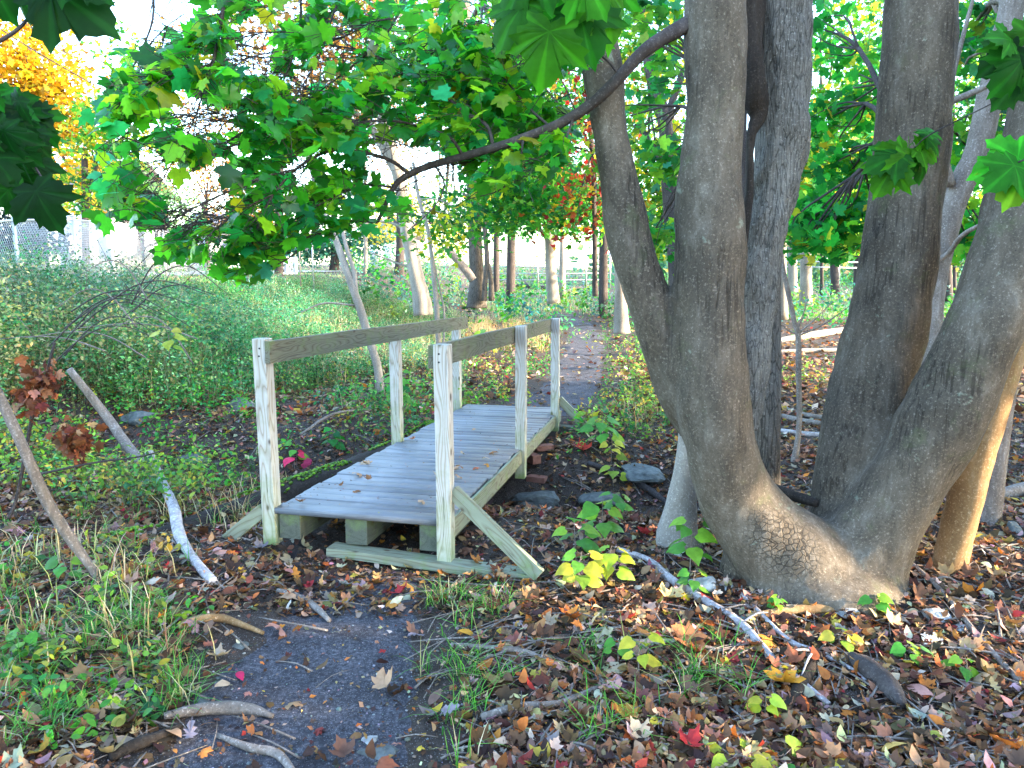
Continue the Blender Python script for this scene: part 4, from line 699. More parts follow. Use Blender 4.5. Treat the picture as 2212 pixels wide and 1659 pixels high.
tag(leafmesh('leaf_litter', T_mapdry + T_oak + T_ova * 4, P, frames(len(x), 1, .38), S, cols(len(x), LIT, LW, .3), M_dry), 'fallen autumn leaves covering the soil', 'leaf litter', kind='stuff'); print('litter', len(x))
x, y = persp(30000, 9, 34, 1.4); k = rng.random(len(x)) < lit_keep(x, y); x, y = x[k], y[k]
P = np.c_[x, y, H(x, y) + .02]; tag(leafmesh('leaf_litter', T_kite, P, frames(len(x), 1, .4), rng.uniform(.07, .16, len(x)), cols(len(x), LIT, LW, .25), M_dry), 'distant fallen leaves between the trees', 'leaf litter', kind='stuff')
x, y = persp(34000, 2.1, 9.5, 1.3); k = rng.random(len(x)) < np.maximum(lit_keep(x, y), .12); x, y = x[k], y[k]; k = ~on_bridge(x, y); x, y = x[k], y[k]
P = np.c_[x, y, H(x, y) + rng.uniform(.002, .016, len(x))]; tag(leafmesh('leaf_litter', T_kite, P, frames(len(x), 1, .45), rng.uniform(.012, .04, len(x)), cols(len(x), LIT, LW, .3), M_dry), 'crumbled bits of dead leaf covering the soil', 'leaf litter', kind='stuff')
x, y = persp(36000, 5.2, 15, 1.1); k = rng.random(len(x)) < np.maximum(lit_keep(x, y), .12 * (seg_d(x, y, PATH2) < .4)); x, y = x[k], y[k]; k = ~on_bridge(x, y); x, y = x[k], y[k]
P = np.c_[x, y, H(x, y) + rng.uniform(.004, .03, len(x))]; tag(leafmesh('leaf_litter', T_star + T_kite + T_kite, P, frames(len(x), 1, .42), rng.uniform(.035, .085, len(x)), cols(len(x), LIT, LW, .3), M_dry), 'fallen leaves in the ditch and along the far trail', 'leaf litter', kind='stuff')
s_ = rng.uniform(.02, BL - .05, 420); t_ = np.where(rng.random(420) < .6, rng.beta(.45, 1.6, 420), 1 - rng.beta(.45, 1.6, 420)) * BW; P = np.array([tuple(B(u, v, .005)) for u, v in zip(s_, t_)])
tag(leafmesh('deck_debris', T_kite + T_ova, P, frames(420, 1, .2), rng.uniform(.006, .022, 420), cols(420, LIT, LW, .3), M_dry), 'crumbs of dead leaf and grit on the bridge deck', 'debris', kind='stuff')
# twigs
A = Acc(); x, y = persp(1900, 2.1, 10, 1.2); k = (path_d(x, y) > .1) | (rng.random(len(x)) < .12); k &= ~on_bridge(x, y, .1); x, y = x[k], y[k]
for a, b in zip(x, y):
    L = random.uniform(.08, .45) * (1.6 if random.random() < .12 else 1); an = random.uniform(0, math.pi); z = H1(a, b); r_ = random.uniform(.0015, .005) * (1 + L); dx, dy = math.cos(an) * L / 2, math.sin(an) * L / 2
    A.add(*tube([(a - dx, b - dy, H1(a - dx, b - dy) + .015), (a + random.uniform(-.02, .02), b, z + .03), (a + dx, b + dy, H1(a + dx, b + dy) + .015)], [r_, r_ * .8, r_ * .5], 5, 2, .1))
tag(A.build('twig_litter', M_stick, smooth=True), 'small dead twigs lying among the leaves', 'twigs', kind='stuff')
# pebbles
bm = bmesh.new(); bmesh.ops.create_icosphere(bm, subdivisions=1, radius=.5); bm.verts.ensure_lookup_table(); PB = (np.array([v.co for v in bm.verts]) * [1, .8, .5], np.array([[v.index for v in f.verts] for f in bm.faces])); bm.free()
x, y = persp(9000, 2.1, 6.5, 1.2); k = (path_d(x, y) < .25) | (rng.random(len(x)) < .25); x, y = x[k], y[k]; P = np.c_[x, y, H(x, y) + .006]
tag(leafmesh('pebbles', [PB], P, frames(len(x), 1, .2), rng.lognormal(-4.9, .5, len(x)), cols(len(x), [(.16, .16, .17), (.28, .28, .30), (.08, .08, .08), (.2, .16, .13)], None, .2), M_dry), 'small pebbles pressed in the dirt path', 'pebbles', kind='stuff')
# weeds: leafy stems
def weeds(name, x, y, hgt, lsize, nleaf, pal, w, label, cat, stemcol=(.12, .14, .05), lean=.25, tm=T_kite, seg=True, mat=None, kind='stuff', base=None):
    n = len(x); z = H(x, y) if base is None else base; h = hgt * rng.uniform(.6, 1.25, n); ln = rng.normal(0, lean, (n, 2)) * h[:, None]
    P = []; C = []; c0 = cols(n, pal, w, .22)
    rep = np.repeat(np.arange(n), nleaf); f = rng.uniform(.12, 1.05, len(rep))
    sp_ = (.11 * h[rep] + .03) * (1.15 - .5 * f)
    P = np.c_[x[rep] + ln[rep, 0] * f ** 1.5 + rng.normal(0, 1, len(rep)) * sp_, y[rep] + ln[rep, 1] * f ** 1.5 + rng.normal(0, 1, len(rep)) * sp_, z[rep] + h[rep] * f]
    c0 = c0 * (1 + .9 * fbm(x, y, .8, 3, 21))[:, None] * np.stack([1 + 1.6 * np.clip(fbm(x, y, .5, 2, 23), -.3, 1), np.ones(n), 1 + 1.2 * np.clip(fbm(x, y, .6, 2, 27), -.4, 1)], 1)
    C = np.clip(c0[rep] * (1 + rng.normal(0, .18, (len(rep), 1))), .003, .9)
    A = Acc(); V, Fc, cc = instance(tm[0], P, frames(len(rep), .9, .6), rng.uniform(.6, 1.3, len(rep)) * lsize, C); A.add(V, Fc); A.C[-1] = cc
    if seg:   # stems as thin crossed blades (3-sided tapering prisms)
        r = .0022 + .001 * h; th = np.array([0, 2.09, 4.19]); b = np.stack([np.c_[x + r * math.cos(t), y + r * math.sin(t), z - .02] for t in th], 1); m = np.stack([np.c_[x + ln[:, 0] * .35 + r * .7 * math.cos(t), y + ln[:, 1] * .35 + r * .7 * math.sin(t), z + h * .5] for t in th], 1); tp = np.c_[x + ln[:, 0], y + ln[:, 1], z + h][:, None]
        V = np.concatenate([b, m, tp], 1).reshape(-1, 3); o = np.arange(n)[:, None] * 7; T = []
        for i in range(3):
            j = (i + 1) % 3; T += [o + [i, j, 3 + j], o + [i, 3 + j, 3 + i], o + [3 + i, 3 + j, 6]]
        A.add(V, np.concatenate(T), stemcol)
    return tag(A.build(name, mat or M_weed, colors=True), label, cat, kind=kind)
# grass
def grass(name, x, y, hgt, pal, w, label, blades=14, wid=.0035, spread=.05, lean=.5):
    n = len(x) * blades; i = np.repeat(np.arange(len(x)), blades); a = rng.uniform(0, 6.28, n); bx = x[i] + rng.normal(0, spread, n); by = y[i] + rng.normal(0, spread, n); bz = H(bx, by) - .01
    h = (hgt[i] if np.ndim(hgt) else hgt) * rng.uniform(.5, 1.25, n); l = h * rng.uniform(.15, 1.0, n) * lean * 2; dx, dy = np.cos(a), np.sin(a); sx, sy = -dy * wid, dx * wid
    def pt(f, g): return np.c_[bx + dx * l * f ** 2 + sx * g, by + dy * l * f ** 2 + sy * g, bz + h * (f - .35 * f ** 3 * np.minimum(l / h, 1))]
    V = np.stack([pt(0, -1), pt(0, 1), pt(.45, -.8), pt(.45, .8), pt(.8, -.5), pt(.8, .5), pt(1, 0)], 1).reshape(-1, 3); o = np.arange(n)[:, None] * 7
    T = np.concatenate([o + [0, 1, 3], o + [0, 3, 2], o + [2, 3, 5], o + [2, 5, 4], o + [4, 5, 6]]); A = Acc(); A.add(V, T); A.C[-1] = np.repeat(cols(n, pal, w, .2), 7, axis=0)
    return tag(A.build(name, M_weed, colors=True), label, 'grass', kind='stuff')
def meadow(x, y):
    px, py = proj(np.c_[x, y, H(x, y)]); return np.maximum(sst(.02, .35, H(x, y) + .12 * fbm(x, y, 1.1, 2, 3)), .42 * (py < 860) * (py > 630) * (px < 1000) * (fbm(x, y, .8, 2, 5) > -.12)) * (y > 5.0)
x, y = scatter(62000, -13, 1.5, 5.2, 26, lambda x, y: meadow(x, y) * np.where(y < 14, 1, .5) * (np.abs(x) < .78 * y) * (path_d(x, y) > .3) * (~on_bridge(x, y, .15)))
dd = ((x + 9.6) * 27 - (y - 15) * 2.2) / 27.1; k = dd > np.where(y > 12.5, 1.9, -.3); x, y = x[k], y[k]; hh = np.where(y > 15, .30, .42) * np.clip(1.0 - .22 * fbm(x, y, .7, 2), .5, 1.5) * (.75 + .35 * sst(-2, -6, x) + 0 * y)
px_, py_ = proj(np.c_[x, y, H(x, y)]); MG = [(.03, .19, .06), (.05, .25, .10), (.015, .11, .03), (.12, .27, .08), (.24, .32, .18), (.12, .09, .05)]
hh = hh * np.clip(.95 + .9 * fbm(x, y, 1.5, 3, 12), .35, 1.7)
weeds('meadow_weeds', x, y, hh * 1.15, .045, 16, MG, [3, 3, 2.4, 2.4, 1.2, .8], 'dense green weeds on the bank left of the bridge', 'weeds', lean=.3); print('weeds', len(x))
k = (rng.random(len(x)) < np.where(px_ < 480, .30, .17)) & (px_ < 900) & (H(x, y) > .0) & (y < 13); weeds('tall_weeds', x[k], y[k], .92 + 0 * x[k], .055, 28, [(.06, .24, .08), (.10, .28, .12), (.20, .34, .16), (.03, .15, .05), (.30, .34, .14)], None, 'taller straggly weeds rising over the bank left of the bridge', 'weeds', lean=.35, stemcol=(.25, .22, .12))
k = (rng.random(len(x)) < .10) & (px_ < 1000); grass('straw_stalks', x[k], y[k], .62, [(.55, .48, .30), (.40, .40, .25), (.30, .34, .2)], None, 'thin pale straw stalks among the weeds on the bank', 4, .0028, .10, .5)
# sparser herbs around swale and trail sides
def trailside(x, y):
    d2 = seg_d(x, y, PATH2); px, py = proj(np.c_[x, y, H(x, y)])
    k = .55 * (1 - sst(.5, 1.3, d2)) * (d2 > .18) + .8 * ((px > 1300) & (px < 1470) & (py < 960)) + .5 * ((px > 880) & (px < 1200) & (y > 12)) + .5 * sst(.0, .5, fbm(x, y, .6, 2, 7)) * (y > 9)
    k += .8 * ((px < 560) & (py < 1130)) * (fbm(x, y, 1.5, 2, 31) > -.08) + .6 * ((px >= 500) & (px < 930) & (py < 1000) & (py > 820)) + .10 * ((px < 420) & (py >= 1200)) * (path_d(x, y) > .12); return k * (~on_bridge(x, y, .15))
x, y = persp(13000, 2.6, 26, 1.4); k = rng.random(len(x)) < trailside(x, y); x, y = x[k], y[k]
weeds('ground_herbs', x, y, np.where(y < 5, .13, np.where(x < -.1 * y, .36, .24)) * (1 + .0 * x), .05, 9, [(.06, .25, .03), (.14, .32, .03), (.03, .18, .05), (.30, .36, .04), (.42, .36, .05)], [3, 3, 2, 1.4, .7], 'low leafy green herbs beside the trail', 'weeds', tm=T_ovf)
def pxs(regs):
    X_ = []; Y2 = []
    for (px, py, rx, ry, n) in regs:
        for k in range(n):
            p = gp(px + random.gauss(0, rx), py + random.gauss(0, ry)); X_.append(p.x); Y2.append(p.y)
    return np.array(X_), np.array(Y2)
x, y = pxs([(90, 1420, 100, 70, 30), (300, 1370, 80, 60, 24), (400, 1500, 40, 40, 12), (60, 1580, 50, 40, 8), (30, 1290, 60, 60, 16), (250, 1200, 140, 60, 26), (970, 1320, 30, 15, 8), (1080, 1310, 20, 12, 5), (980, 1450, 40, 40, 7), (1040, 1530, 60, 50, 7), (1330, 1560, 60, 20, 5), (1450, 1440, 80, 30, 5), (1250, 1430, 60, 30, 4), (1560, 1480, 50, 20, 6), (560, 1040, 30, 30, 8), (350, 1050, 90, 50, 22), (1390, 870, 30, 50, 14)])
k = path_d(x, y) > .06; x, y = x[k], y[k]
grass('grass_tufts', x, y, .16, [(.07, .28, .03), (.12, .36, .04), (.03, .17, .02), (.35, .34, .12), (.5, .44, .25)], [4, 3, 2, 1.2, .8], 'tufts of green grass growing through the fallen leaves', 13, .0026, .03, .85)
x, y = pxs([(610, 690, 36, 34, 60), (950, 722, 80, 14, 120), (1110, 735, 70, 20, 60), (1060, 700, 60, 10, 60), (1350, 850, 40, 40, 8), (330, 1280, 70, 60, 5), (760, 700, 60, 20, 20), (100, 1250, 70, 80, 5), (480, 1120, 60, 60, 5)])
k = ~on_bridge(x, y, .15) & (path_d(x, y) > .2); x, y = x[k], y[k]
grass('dry_grass', x, y, .26, [(.55, .42, .24), (.62, .50, .33), (.45, .28, .12), (.30, .34, .10)], [3, 2, 2, 1], 'dry straw coloured grass in the clearing', 20, .004, .12)
x, y = persp(4200, 12, 130, 1.05); pxx, pyy = proj(np.c_[x, y, H(x, y)]); k = ((pxx < 1300) | (pxx > 1690)) & (pyy < 690) & (path_d(x, y) > .3); x, y = x[k], y[k]
grass('far_grass', x, y, np.where(x < -.13 * y, .10, .28), [(.10, .30, .12), (.16, .36, .16), (.25, .38, .14), (.45, .40, .25)], None, 'pale green grass in the distant clearing', 18, .008, .4)
x, y = persp(4200, 22, 150, .7); k = (x > -.22 * y); x, y = x[k], y[k]
weeds('far_undergrowth', x, y, .55 + .012 * y, .17, 16, G_ + YG[:2] + HAZE_TEAL * 2, None, 'low green undergrowth far back in the wood', 'undergrowth')
# ------------------------------------------------------------------ logs, sticks, roots
def stick(name, l, m, label, cat='stick', sides=10, wob=.12, lift=0.0, ground=True, subs=()):
    """l: (px,py,width_px[,height above ground]) on the ground"""
    P = []; R = []
    for q in l:
        p = gp(q[0], q[1]); h = q[3] if len(q) > 3 else .012
        r_ = q[2] / 2 * depth(p) / F
        if h > .05:                                           # raised: step towards the camera so it still stands where it is seen
            c = Vector((0, 0, CAMZ)); dr = (c - p); p = p + dr * (h / max(dr.z, .2))
        else: p = p + Vector((0, 0, h + r_ * .5))
        P.append(p); R.append(r_)
    A = Acc(); A.add(*tube(P, R, sides, 5, wob))
    for t in subs:
        i, dxp, dyp, w = t; a = P[i]; b = gp(*[v for v in (l[i][0] + dxp, l[i][1] + dyp)]) + Vector((0, 0, .04)); A.add(*tube([a, (a + b) / 2 + Vector((0, 0, .03)), b], [w * .002, w * .0015, w * .0008], 6, 3, .1))
    return tag(A.build(name, m, smooth=True), label, cat)
stick('fallen_branch', [(1255, 1180, 12), (1330, 1195, 14), (1400, 1220, 16), (1450, 1262, 18), (1520, 1310, 19), (1600, 1365, 20), (1660, 1430, 18), (1725, 1480, 15), (1790, 1540, 12)][1:], M_birch, 'long peeling stick running diagonally in front of the big trunk', subs=[(2, -50, -30, 4), (4, 70, -20, 3)])
stick('fallen_branch', [(1595, 1285, 7), (1640, 1340, 12), (1700, 1395, 12), (1760, 1420, 11), (1830, 1455, 9), (1870, 1480, 7)], M_birch, 'pinkish grey forked stick right of the long peeling stick', subs=[(3, -30, 60, 4), (3, -80, 30, 4)])
stick('fallen_branch', [(1965, 1220, 9), (2010, 1265, 10), (2060, 1320, 11), (2120, 1400, 12), (2200, 1480, 12)], M_stick, 'long grey branch leading from the big trunk to the right corner', subs=[(1, 60, 10, 4)])
stick('fallen_branch', [(1615, 1345, 18), (1720, 1335, 22), (1800, 1325, 18)], M_warm, 'thick reddish stick lying against the foot of the big trunk')
stick('fallen_branch', [(975, 1405, 12), (1060, 1412, 14), (1130, 1425, 13), (1190, 1440, 9)], M_stick, 'pale grey stick lying right of the path'); stick('fallen_branch', [(1330, 1405, 10), (1400, 1400, 12), (1470, 1402, 12), (1560, 1420, 10)], M_stick, 'horizontal grey stick amid seedlings')
stick('fallen_branch', [(1040, 1570, 18), (1120, 1550, 18), (1210, 1530, 14), (1300, 1490, 10)], M_stick, 'grey curved stick at the bottom right of the path')
stick('fallen_branch', [(600, 1285, 12), (640, 1300, 15), (680, 1325, 15), (712, 1352, 10)], M_stick, 'stick lying on the worn dirt near the bridge'); stick('fallen_branch', [(470, 1605, 10), (540, 1625, 18), (600, 1650, 18), (640, 1690, 14)], M_stick, 'pale stick at the bottom edge of the path')
stick('root', [(355, 1558, 16), (410, 1548, 26), (480, 1542, 28), (540, 1550, 24), (590, 1562, 10)], M_stick, 'smooth tree root crossing the left side of the path', 'root')
stick('root', [(385, 1362, 14), (430, 1348, 20), (480, 1352, 18), (530, 1362, 12), (570, 1380, 8)], M_warm, 'brown root at the grassy left edge of the path', 'root'); stick('root', [(310, 1520, 14), (330, 1490, 22), (350, 1440, 20)], M_dark, 'dark stub of root under the grass edge', 'root')
stick('root', [(240, 1659, 20), (290, 1625, 26), (350, 1600, 22), (395, 1585, 12)], M_rot, 'dark root in the lower left leaves', 'root')
stick('fallen_branch', [(1770, 1430, 16), (1730, 1500, 26), (1690, 1560, 20)][::-1], M_rot, 'dark decaying branch crossing under the peeling stick')
stick('driftwood_piece', [(1840, 1440, 34), (1880, 1475, 46), (1920, 1505, 46), (1950, 1535, 20)], M_dark, 'dark broken slab of wood with a hole near the right corner', 'wood')
stick('fallen_log', [(1990, 1040, 20), (2080, 1085, 26), (2160, 1085, 34), (2260, 1060, 40)], M_stick, 'grey log lying behind the right trunks', 'log'); stick('fallen_log', [(1660, 745, 10), (1730, 733, 15), (1800, 723, 15), (1860, 715, 14)], M_pale, 'pale fallen log across the wood floor right of the split stem', 'log'); stick('fallen_log', [(1660, 765, 8), (1740, 762, 10), (1830, 760, 10)], M_pale, 'thinner pale log lying just nearer than the other', 'log')
stick('fallen_branch', [(1690, 905, 12), (1760, 920, 14), (1840, 925, 10)], M_stick, 'grey stick heap between stems, upper stick'); stick('fallen_branch', [(1680, 880, 8), (1750, 905, 10), (1830, 908, 8)], M_stick, 'thin grey stick above the heap between stems'); stick('fallen_branch', [(1685, 935, 9), (1760, 945, 12), (1840, 940, 8)], M_birch, 'pale stick below the heap between stems')
stick('fallen_branch', [(1270, 1010, 12), (1340, 1035, 15), (1400, 1065, 15), (1450, 1100, 10)], M_dark, 'dark branch lying over the ditch right of the bridge', subs=[(1, -20, -90, 5)])
stick('fallen_branch', [(1060, 615, 9), (1120, 620, 12), (1180, 627, 10)], M_dark, 'dark branch on the ground between the vine tree and pale tree'); stick('fallen_branch', [(1195, 640, 8), (1250, 625, 9), (1300, 617, 6)], M_dark, 'thin dark branch right of the pale tree', subs=[(1, 60, -50, 6), (1, 60, -20, 5)])
stick('fallen_log', [(1690, 612, 12), (1720, 625, 12)], M_white_rock, 'short white log by the brown trunk', 'log')
# left side
stick('fallen_branch', [(320, 975, 15, .32), (345, 1030, 18, .24), (372, 1090, 20, .16), (385, 1150, 22, .1), (405, 1200, 22), (430, 1235, 22), (462, 1270, 20)], M_birch, 'crooked white barked branch standing in the leaves at left', wob=.18)
stick('fallen_branch', [(150, 800, 12, .3), (220, 890, 16, .25), (270, 960, 18, .22), (315, 1010, 20, .2)], M_stick, 'long grey branch sloping down the left bank')
def freestick(name, l, m, label, cat='stick', sides=8, wob=.08, extra=()):
    A = Acc(); A.add(*ptube(l, sides, 5, wob))
    for e in extra: A.add(*ptube(e, 6, 4, wob))
    return tag(A.build(name, m, smooth=True), label, cat)
freestick('leaning_branch', [(-40, 780, 3.9, 20), (20, 900, 3.9, 22), (60, 990, 3.9, 23), (100, 1080, 3.95, 23), (150, 1160, 4.0, 22), (205, 1240, 4.0, 16), (225, 1290, 4.0, 10)], M_stick, 'mossy branch slanting across the left corner')
freestick('withered_shrub', [(118, 740, 4.8, 6), (95, 830, 4.8, 8), (70, 900, 4.8, 8), (40, 1060, 4.8, 8), (20, 1120, 4.7, 8)], M_dark, 'dark upright dead stem at the left edge', extra=[[(60, 1030, 4.8, 6), (200, 1000, 4.7, 5), (310, 985, 4.6, 4), (385, 960, 4.6, 3)]])
# dead leaf bunches on the broken branch
for bl, lab in (([(75, 825, 34, 30), (98, 808, 24, 22), (66, 858, 22, 32)], 'bunch of dead brown leaves hanging at the left edge'), ([(160, 930, 34, 30), (172, 962, 18, 26), (145, 945, 20, 20)], 'second bunch of dead brown leaves lower on the broken branch')):
    P = np.concatenate([np.array([at(bx + random.gauss(0, rx * .6), by + random.gauss(0, ry * .6), 4.7 + random.gauss(0, .06)) for _ in range(44)]) for bx, by, rx, ry in bl])
    o = leafmesh('dead_leaf_bunch', T_oak + T_mapdry, P, hang(len(P), (0, 0, -1), .6, .6), rng.uniform(.04, .08, len(P)), cols(len(P), [(.16, .045, .02), (.22, .07, .03), (.10, .03, .02), (.34, .18, .11)], [3, 3, 3, 1], .2), M_dry); tag(o, lab, 'dead leaves')
# brambles: thin arching bare stems over the left meadow
for k in range(17):
    x0 = random.uniform(-60, 330); y0 = random.uniform(640, 800); sx = random.uniform(120, 330); Yb = random.uniform(6.5, 9); a = random.uniform(30, 110)
    l = [(x0, y0, Yb, 3.4), (x0 + sx * .3, y0 - a * .8, Yb, 3), (x0 + sx * .6, y0 - a, Yb - .1, 2.4), (x0 + sx, y0 - a * random.uniform(.2, .8), Yb - .2, 1.4)]
    if k % 3 == 0: l = [(2 * x0 + 100 - q[0], q[1], q[2], q[3]) for q in l]
    ex = [[(l[2][0], l[2][1], l[2][2], 1.8), (l[2][0] + random.uniform(-60, 80), l[2][1] - random.uniform(20, 60), l[2][2], 1.0)]]
    A = Acc(); A.add(*ptube(l, 5, 5, .05)); [A.add(*tube(*pp(e), 4, 1)) for e in ex]
    tag(A.build('bramble_stem', M_dark if k % 3 else M_stick, smooth=True), 'thin bare arching bramble stem in the left weeds', 'bramble', 'bare bramble stems arching over the left bank')
# mossy log beside the bridge
M_moss = plain('mossy_log', (.035, .028, .022), .9, 0, 1.0, 16, (.10, .16, .02))
log = empty('rotting_log', gp(760, 950), 'dark rotting mossy log lying in the ditch left of the bridge', 'log')
lg = [B(-.35, -1.05, -.33), B(.8, -.72, -.32), B(1.9, -.42, -.30), B(3.0, -.30, -.30), B(3.9, -.25, -.26)]
A = Acc(); A.add(*tube(lg, [.09, .14, .16, .15, .12], 18, 8, .10)); A.build('log_body', M_rot, log, True)
A = Acc(); P = []
for k in range(1500):
    f = random.random(); i = min(3, int(f * 4)); q = lg[i].lerp(lg[i + 1], f * 4 - i); rr = .175; an = random.gauss(1.75, .42)
    if fbm(f * 6, an, 1.5, 2) < -.02: continue
    P.append(q + Vector((math.cos(an) * rr, 0, math.sin(an) * rr)))
leafmesh('moss', [PB], np.array(P), frames(len(P), 1, .3), rng.uniform(.02, .045, len(P)), cols(len(P), [(.12, .26, .01), (.20, .36, .02), (.06, .14, .01)], None, .2), M_weed, log)['kind'] = 'stuff'
stick('fallen_branch', [(700, 900, 9, .1), (780, 870, 13), (860, 825, 12), (905, 790, 10)], M_dark, 'dark branch above the rotting log'); stick('fallen_branch', [(650, 940, 5, .12), (720, 895, 6, .12), (800, 885, 5, .1)], M_stick, 'thin bare twig arching beside the rotting log')
# ------------------------------------------------------------------ seedlings: each one its own plant
def seedling(px, py, Y, hpx, n, lpx, pal, label, lean=0, tm=T_ovf, spread=1.0, name='seedling'):
    g0 = gp(px, py) if Y is None else at(px, py, Y); Y = g0.y; s = depth(g0) / F
    r = empty(name, g0, label, 'plant'); h = hpx * s; tip = g0 + Vector((lean * s, 0, h)); A = Acc(); A.add(*tube([g0 - Vector((0, 0, .02)), (g0 + tip) / 2 + Vector((random.uniform(-.02, .02), .01, 0)), tip], [.004, .003, .0015], 6, 4)); P = []; R = []
    for k in range(n):
        f = .35 + .65 * (k + .5) / n; an = k * 2.4 + random.uniform(-.4, .4); q = g0.lerp(tip, f); d = Vector((math.cos(an), math.sin(an) * .8, random.uniform(-.1, .25))).normalized(); L = (.35 + .4 * random.random()) * lpx * s * spread
        A.add(*tube([q, q + d * L], [.0015, .001], 4, 1)); P.append(q + d * L); t = (d + Vector((0, 0, -.55))).normalized(); N = Vector((random.gauss(0, .3), random.gauss(-.45, .3), 1)); N = (N - t * N.dot(t)).normalized(); R.append(np.array([t.cross(N), t, N]).T)
    o = A.build('stem', M_stick, r, True); leafmesh('leaves', tm, np.array(P), np.array(R), rng.uniform(.8, 1.25, n) * lpx * s, cols(n, pal, None, .12), M_weed, r); return r
T_heart = [fan([(0, 0), (.22, -.08), (.40, .08), (.42, .30), (.30, .55), (.12, .82), (0, 1), (-.12, .82), (-.30, .55), (-.42, .30), (-.40, .08), (-.22, -.08)], (0, .35), c, u, .02, False) for c, u in ((.4, 0), (.7, .1))]
SG1 = [(.09, .30, .03), (.20, .38, .03), (.06, .22, .03)]; SY = [(.34, .40, .03), (.44, .40, .04), (.2, .34, .03)]
for a in ((1245, 1215, None, 95, 7, 42, SG1, 'green seedling with broad leaves right of the sill brick', -6), (1300, 1180, None, 110, 9, 40, SG1, 'taller bright green seedling in front of the ditch'), (1255, 1290, None, 95, 10, 40, SG1 + SY, 'leafy yellow green seedling nearest the brace foot'), (1310, 1270, None, 90, 9, 36, SY, 'yellowish seedling beside the leafy one', 10), (1330, 1120, None, 60, 5, 30, SG1, 'little seedling at the ditch edge', 5),
          (1490, 1245, None, 130, 10, 38, SG1, 'green seedling climbing against the left foot of the big trunk'), (1500, 1290, None, 60, 5, 28, SG1, 'small seedling beside the rough white rock'), (1300, 975, None, 75, 9, 34, SG1, 'seedling beside the far brace of the bridge'), (1278, 930, None, 45, 5, 26, SY, 'small yellow green seedling near the far bridge end'), (1325, 1060, None, 55, 5, 24, SY, 'yellow green seedling above the ditch branch'),
          (1885, 1340, None, 50, 6, 30, SG1, 'seedling growing before the right side of the big trunk'), (1820, 1405, None, 40, 7, 34, SY, 'spreading yellow green seedling under the big trunk'), (1680, 1330, None, 40, 8, 16, SG1, 'fine leaved small plant at the trunk foot'), (1380, 1470, None, 110, 6, 34, SY, 'thin yellow stemmed seedling mid right'), (1335, 1440, None, 60, 5, 28, SG1, 'green seedling behind the thin yellow stemmed one'), (1650, 1560, None, 60, 6, 32, SY, 'yellow green seedling near the bottom'),
          (1590, 1660, None, 30, 6, 60, SY, 'large pale yellow leaf plant at bottom edge'), (1690, 1665, None, 30, 5, 55, SG1 + SY, 'broad leaved green plant at the bottom edge'), (1960, 1430, None, 40, 6, 34, SG1, 'green plant beside the small white flower'), (2080, 1470, None, 50, 5, 30, SG1, 'green plant near the right corner'), (140, 1260, None, 60, 5, 30, SG1, 'small green plant among grass at left'), (60, 1420, None, 60, 6, 34, SG1, 'lobed green plant in the left grass'),
          (640, 1010, None, 60, 5, 20, SG1, 'small plant left of the deck'), (720, 985, None, 60, 8, 22, G_[:3], 'dark green sprig above the rotting log'), (365, 770, 6.5, 60, 6, 26, SY, 'yellow leaved sprig on the shady bank'), (1400, 760, 14, 50, 8, 20, SG1, 'leafy herb left of the pale trunk'), (860, 900, None, 110, 16, 22, G_[:3] + SG1, 'leafy bush behind the middle left post'), (1400, 800, None, 80, 14, 18, SG1, 'leafy herb by the trail edge'), (1420, 700, None, 60, 12, 16, SG1, 'pale herb beside the trail bend'), (1320, 1010, None, 60, 6, 22, SY, 'yellowing weed in the ditch side'),
          (1050, 780, None, 70, 16, 18, SG1, 'bright herb clump behind the right rail'), (700, 1100, 8.2, 1, 1, 1, SG1, 'x')):
    if a[7] != 'x': seedling(*a[:8], lean=a[8] if len(a) > 8 else 0, tm=T_heart)
fl = empty('wildflower', gp(2010, 1425), 'small white flower head near the right corner', 'flower'); A = Acc(); p = gp(2010, 1425); A.add(*tube([p, p + Vector((0, 0, .10))], [.002, .0015], 5, 1)); A.build('stem', M_stick, fl)
P = np.array([p + Vector((random.gauss(0, .018), random.gauss(0, .018), .10 + random.gauss(0, .008))) for _ in range(60)]); leafmesh('petals', T_kite, P, frames(60, 1, .5), rng.uniform(.012, .02, 60), cols(60, [(.75, .75, .8)], None, .05), M_weed, fl)
# red leaves on the small plant by the left post
seedling(637, 1020, None, 40, 4, 30, [(.75, .03, .10), (.6, .04, .12)], 'small plant with crimson leaves left of the bridge', tm=T_heart)
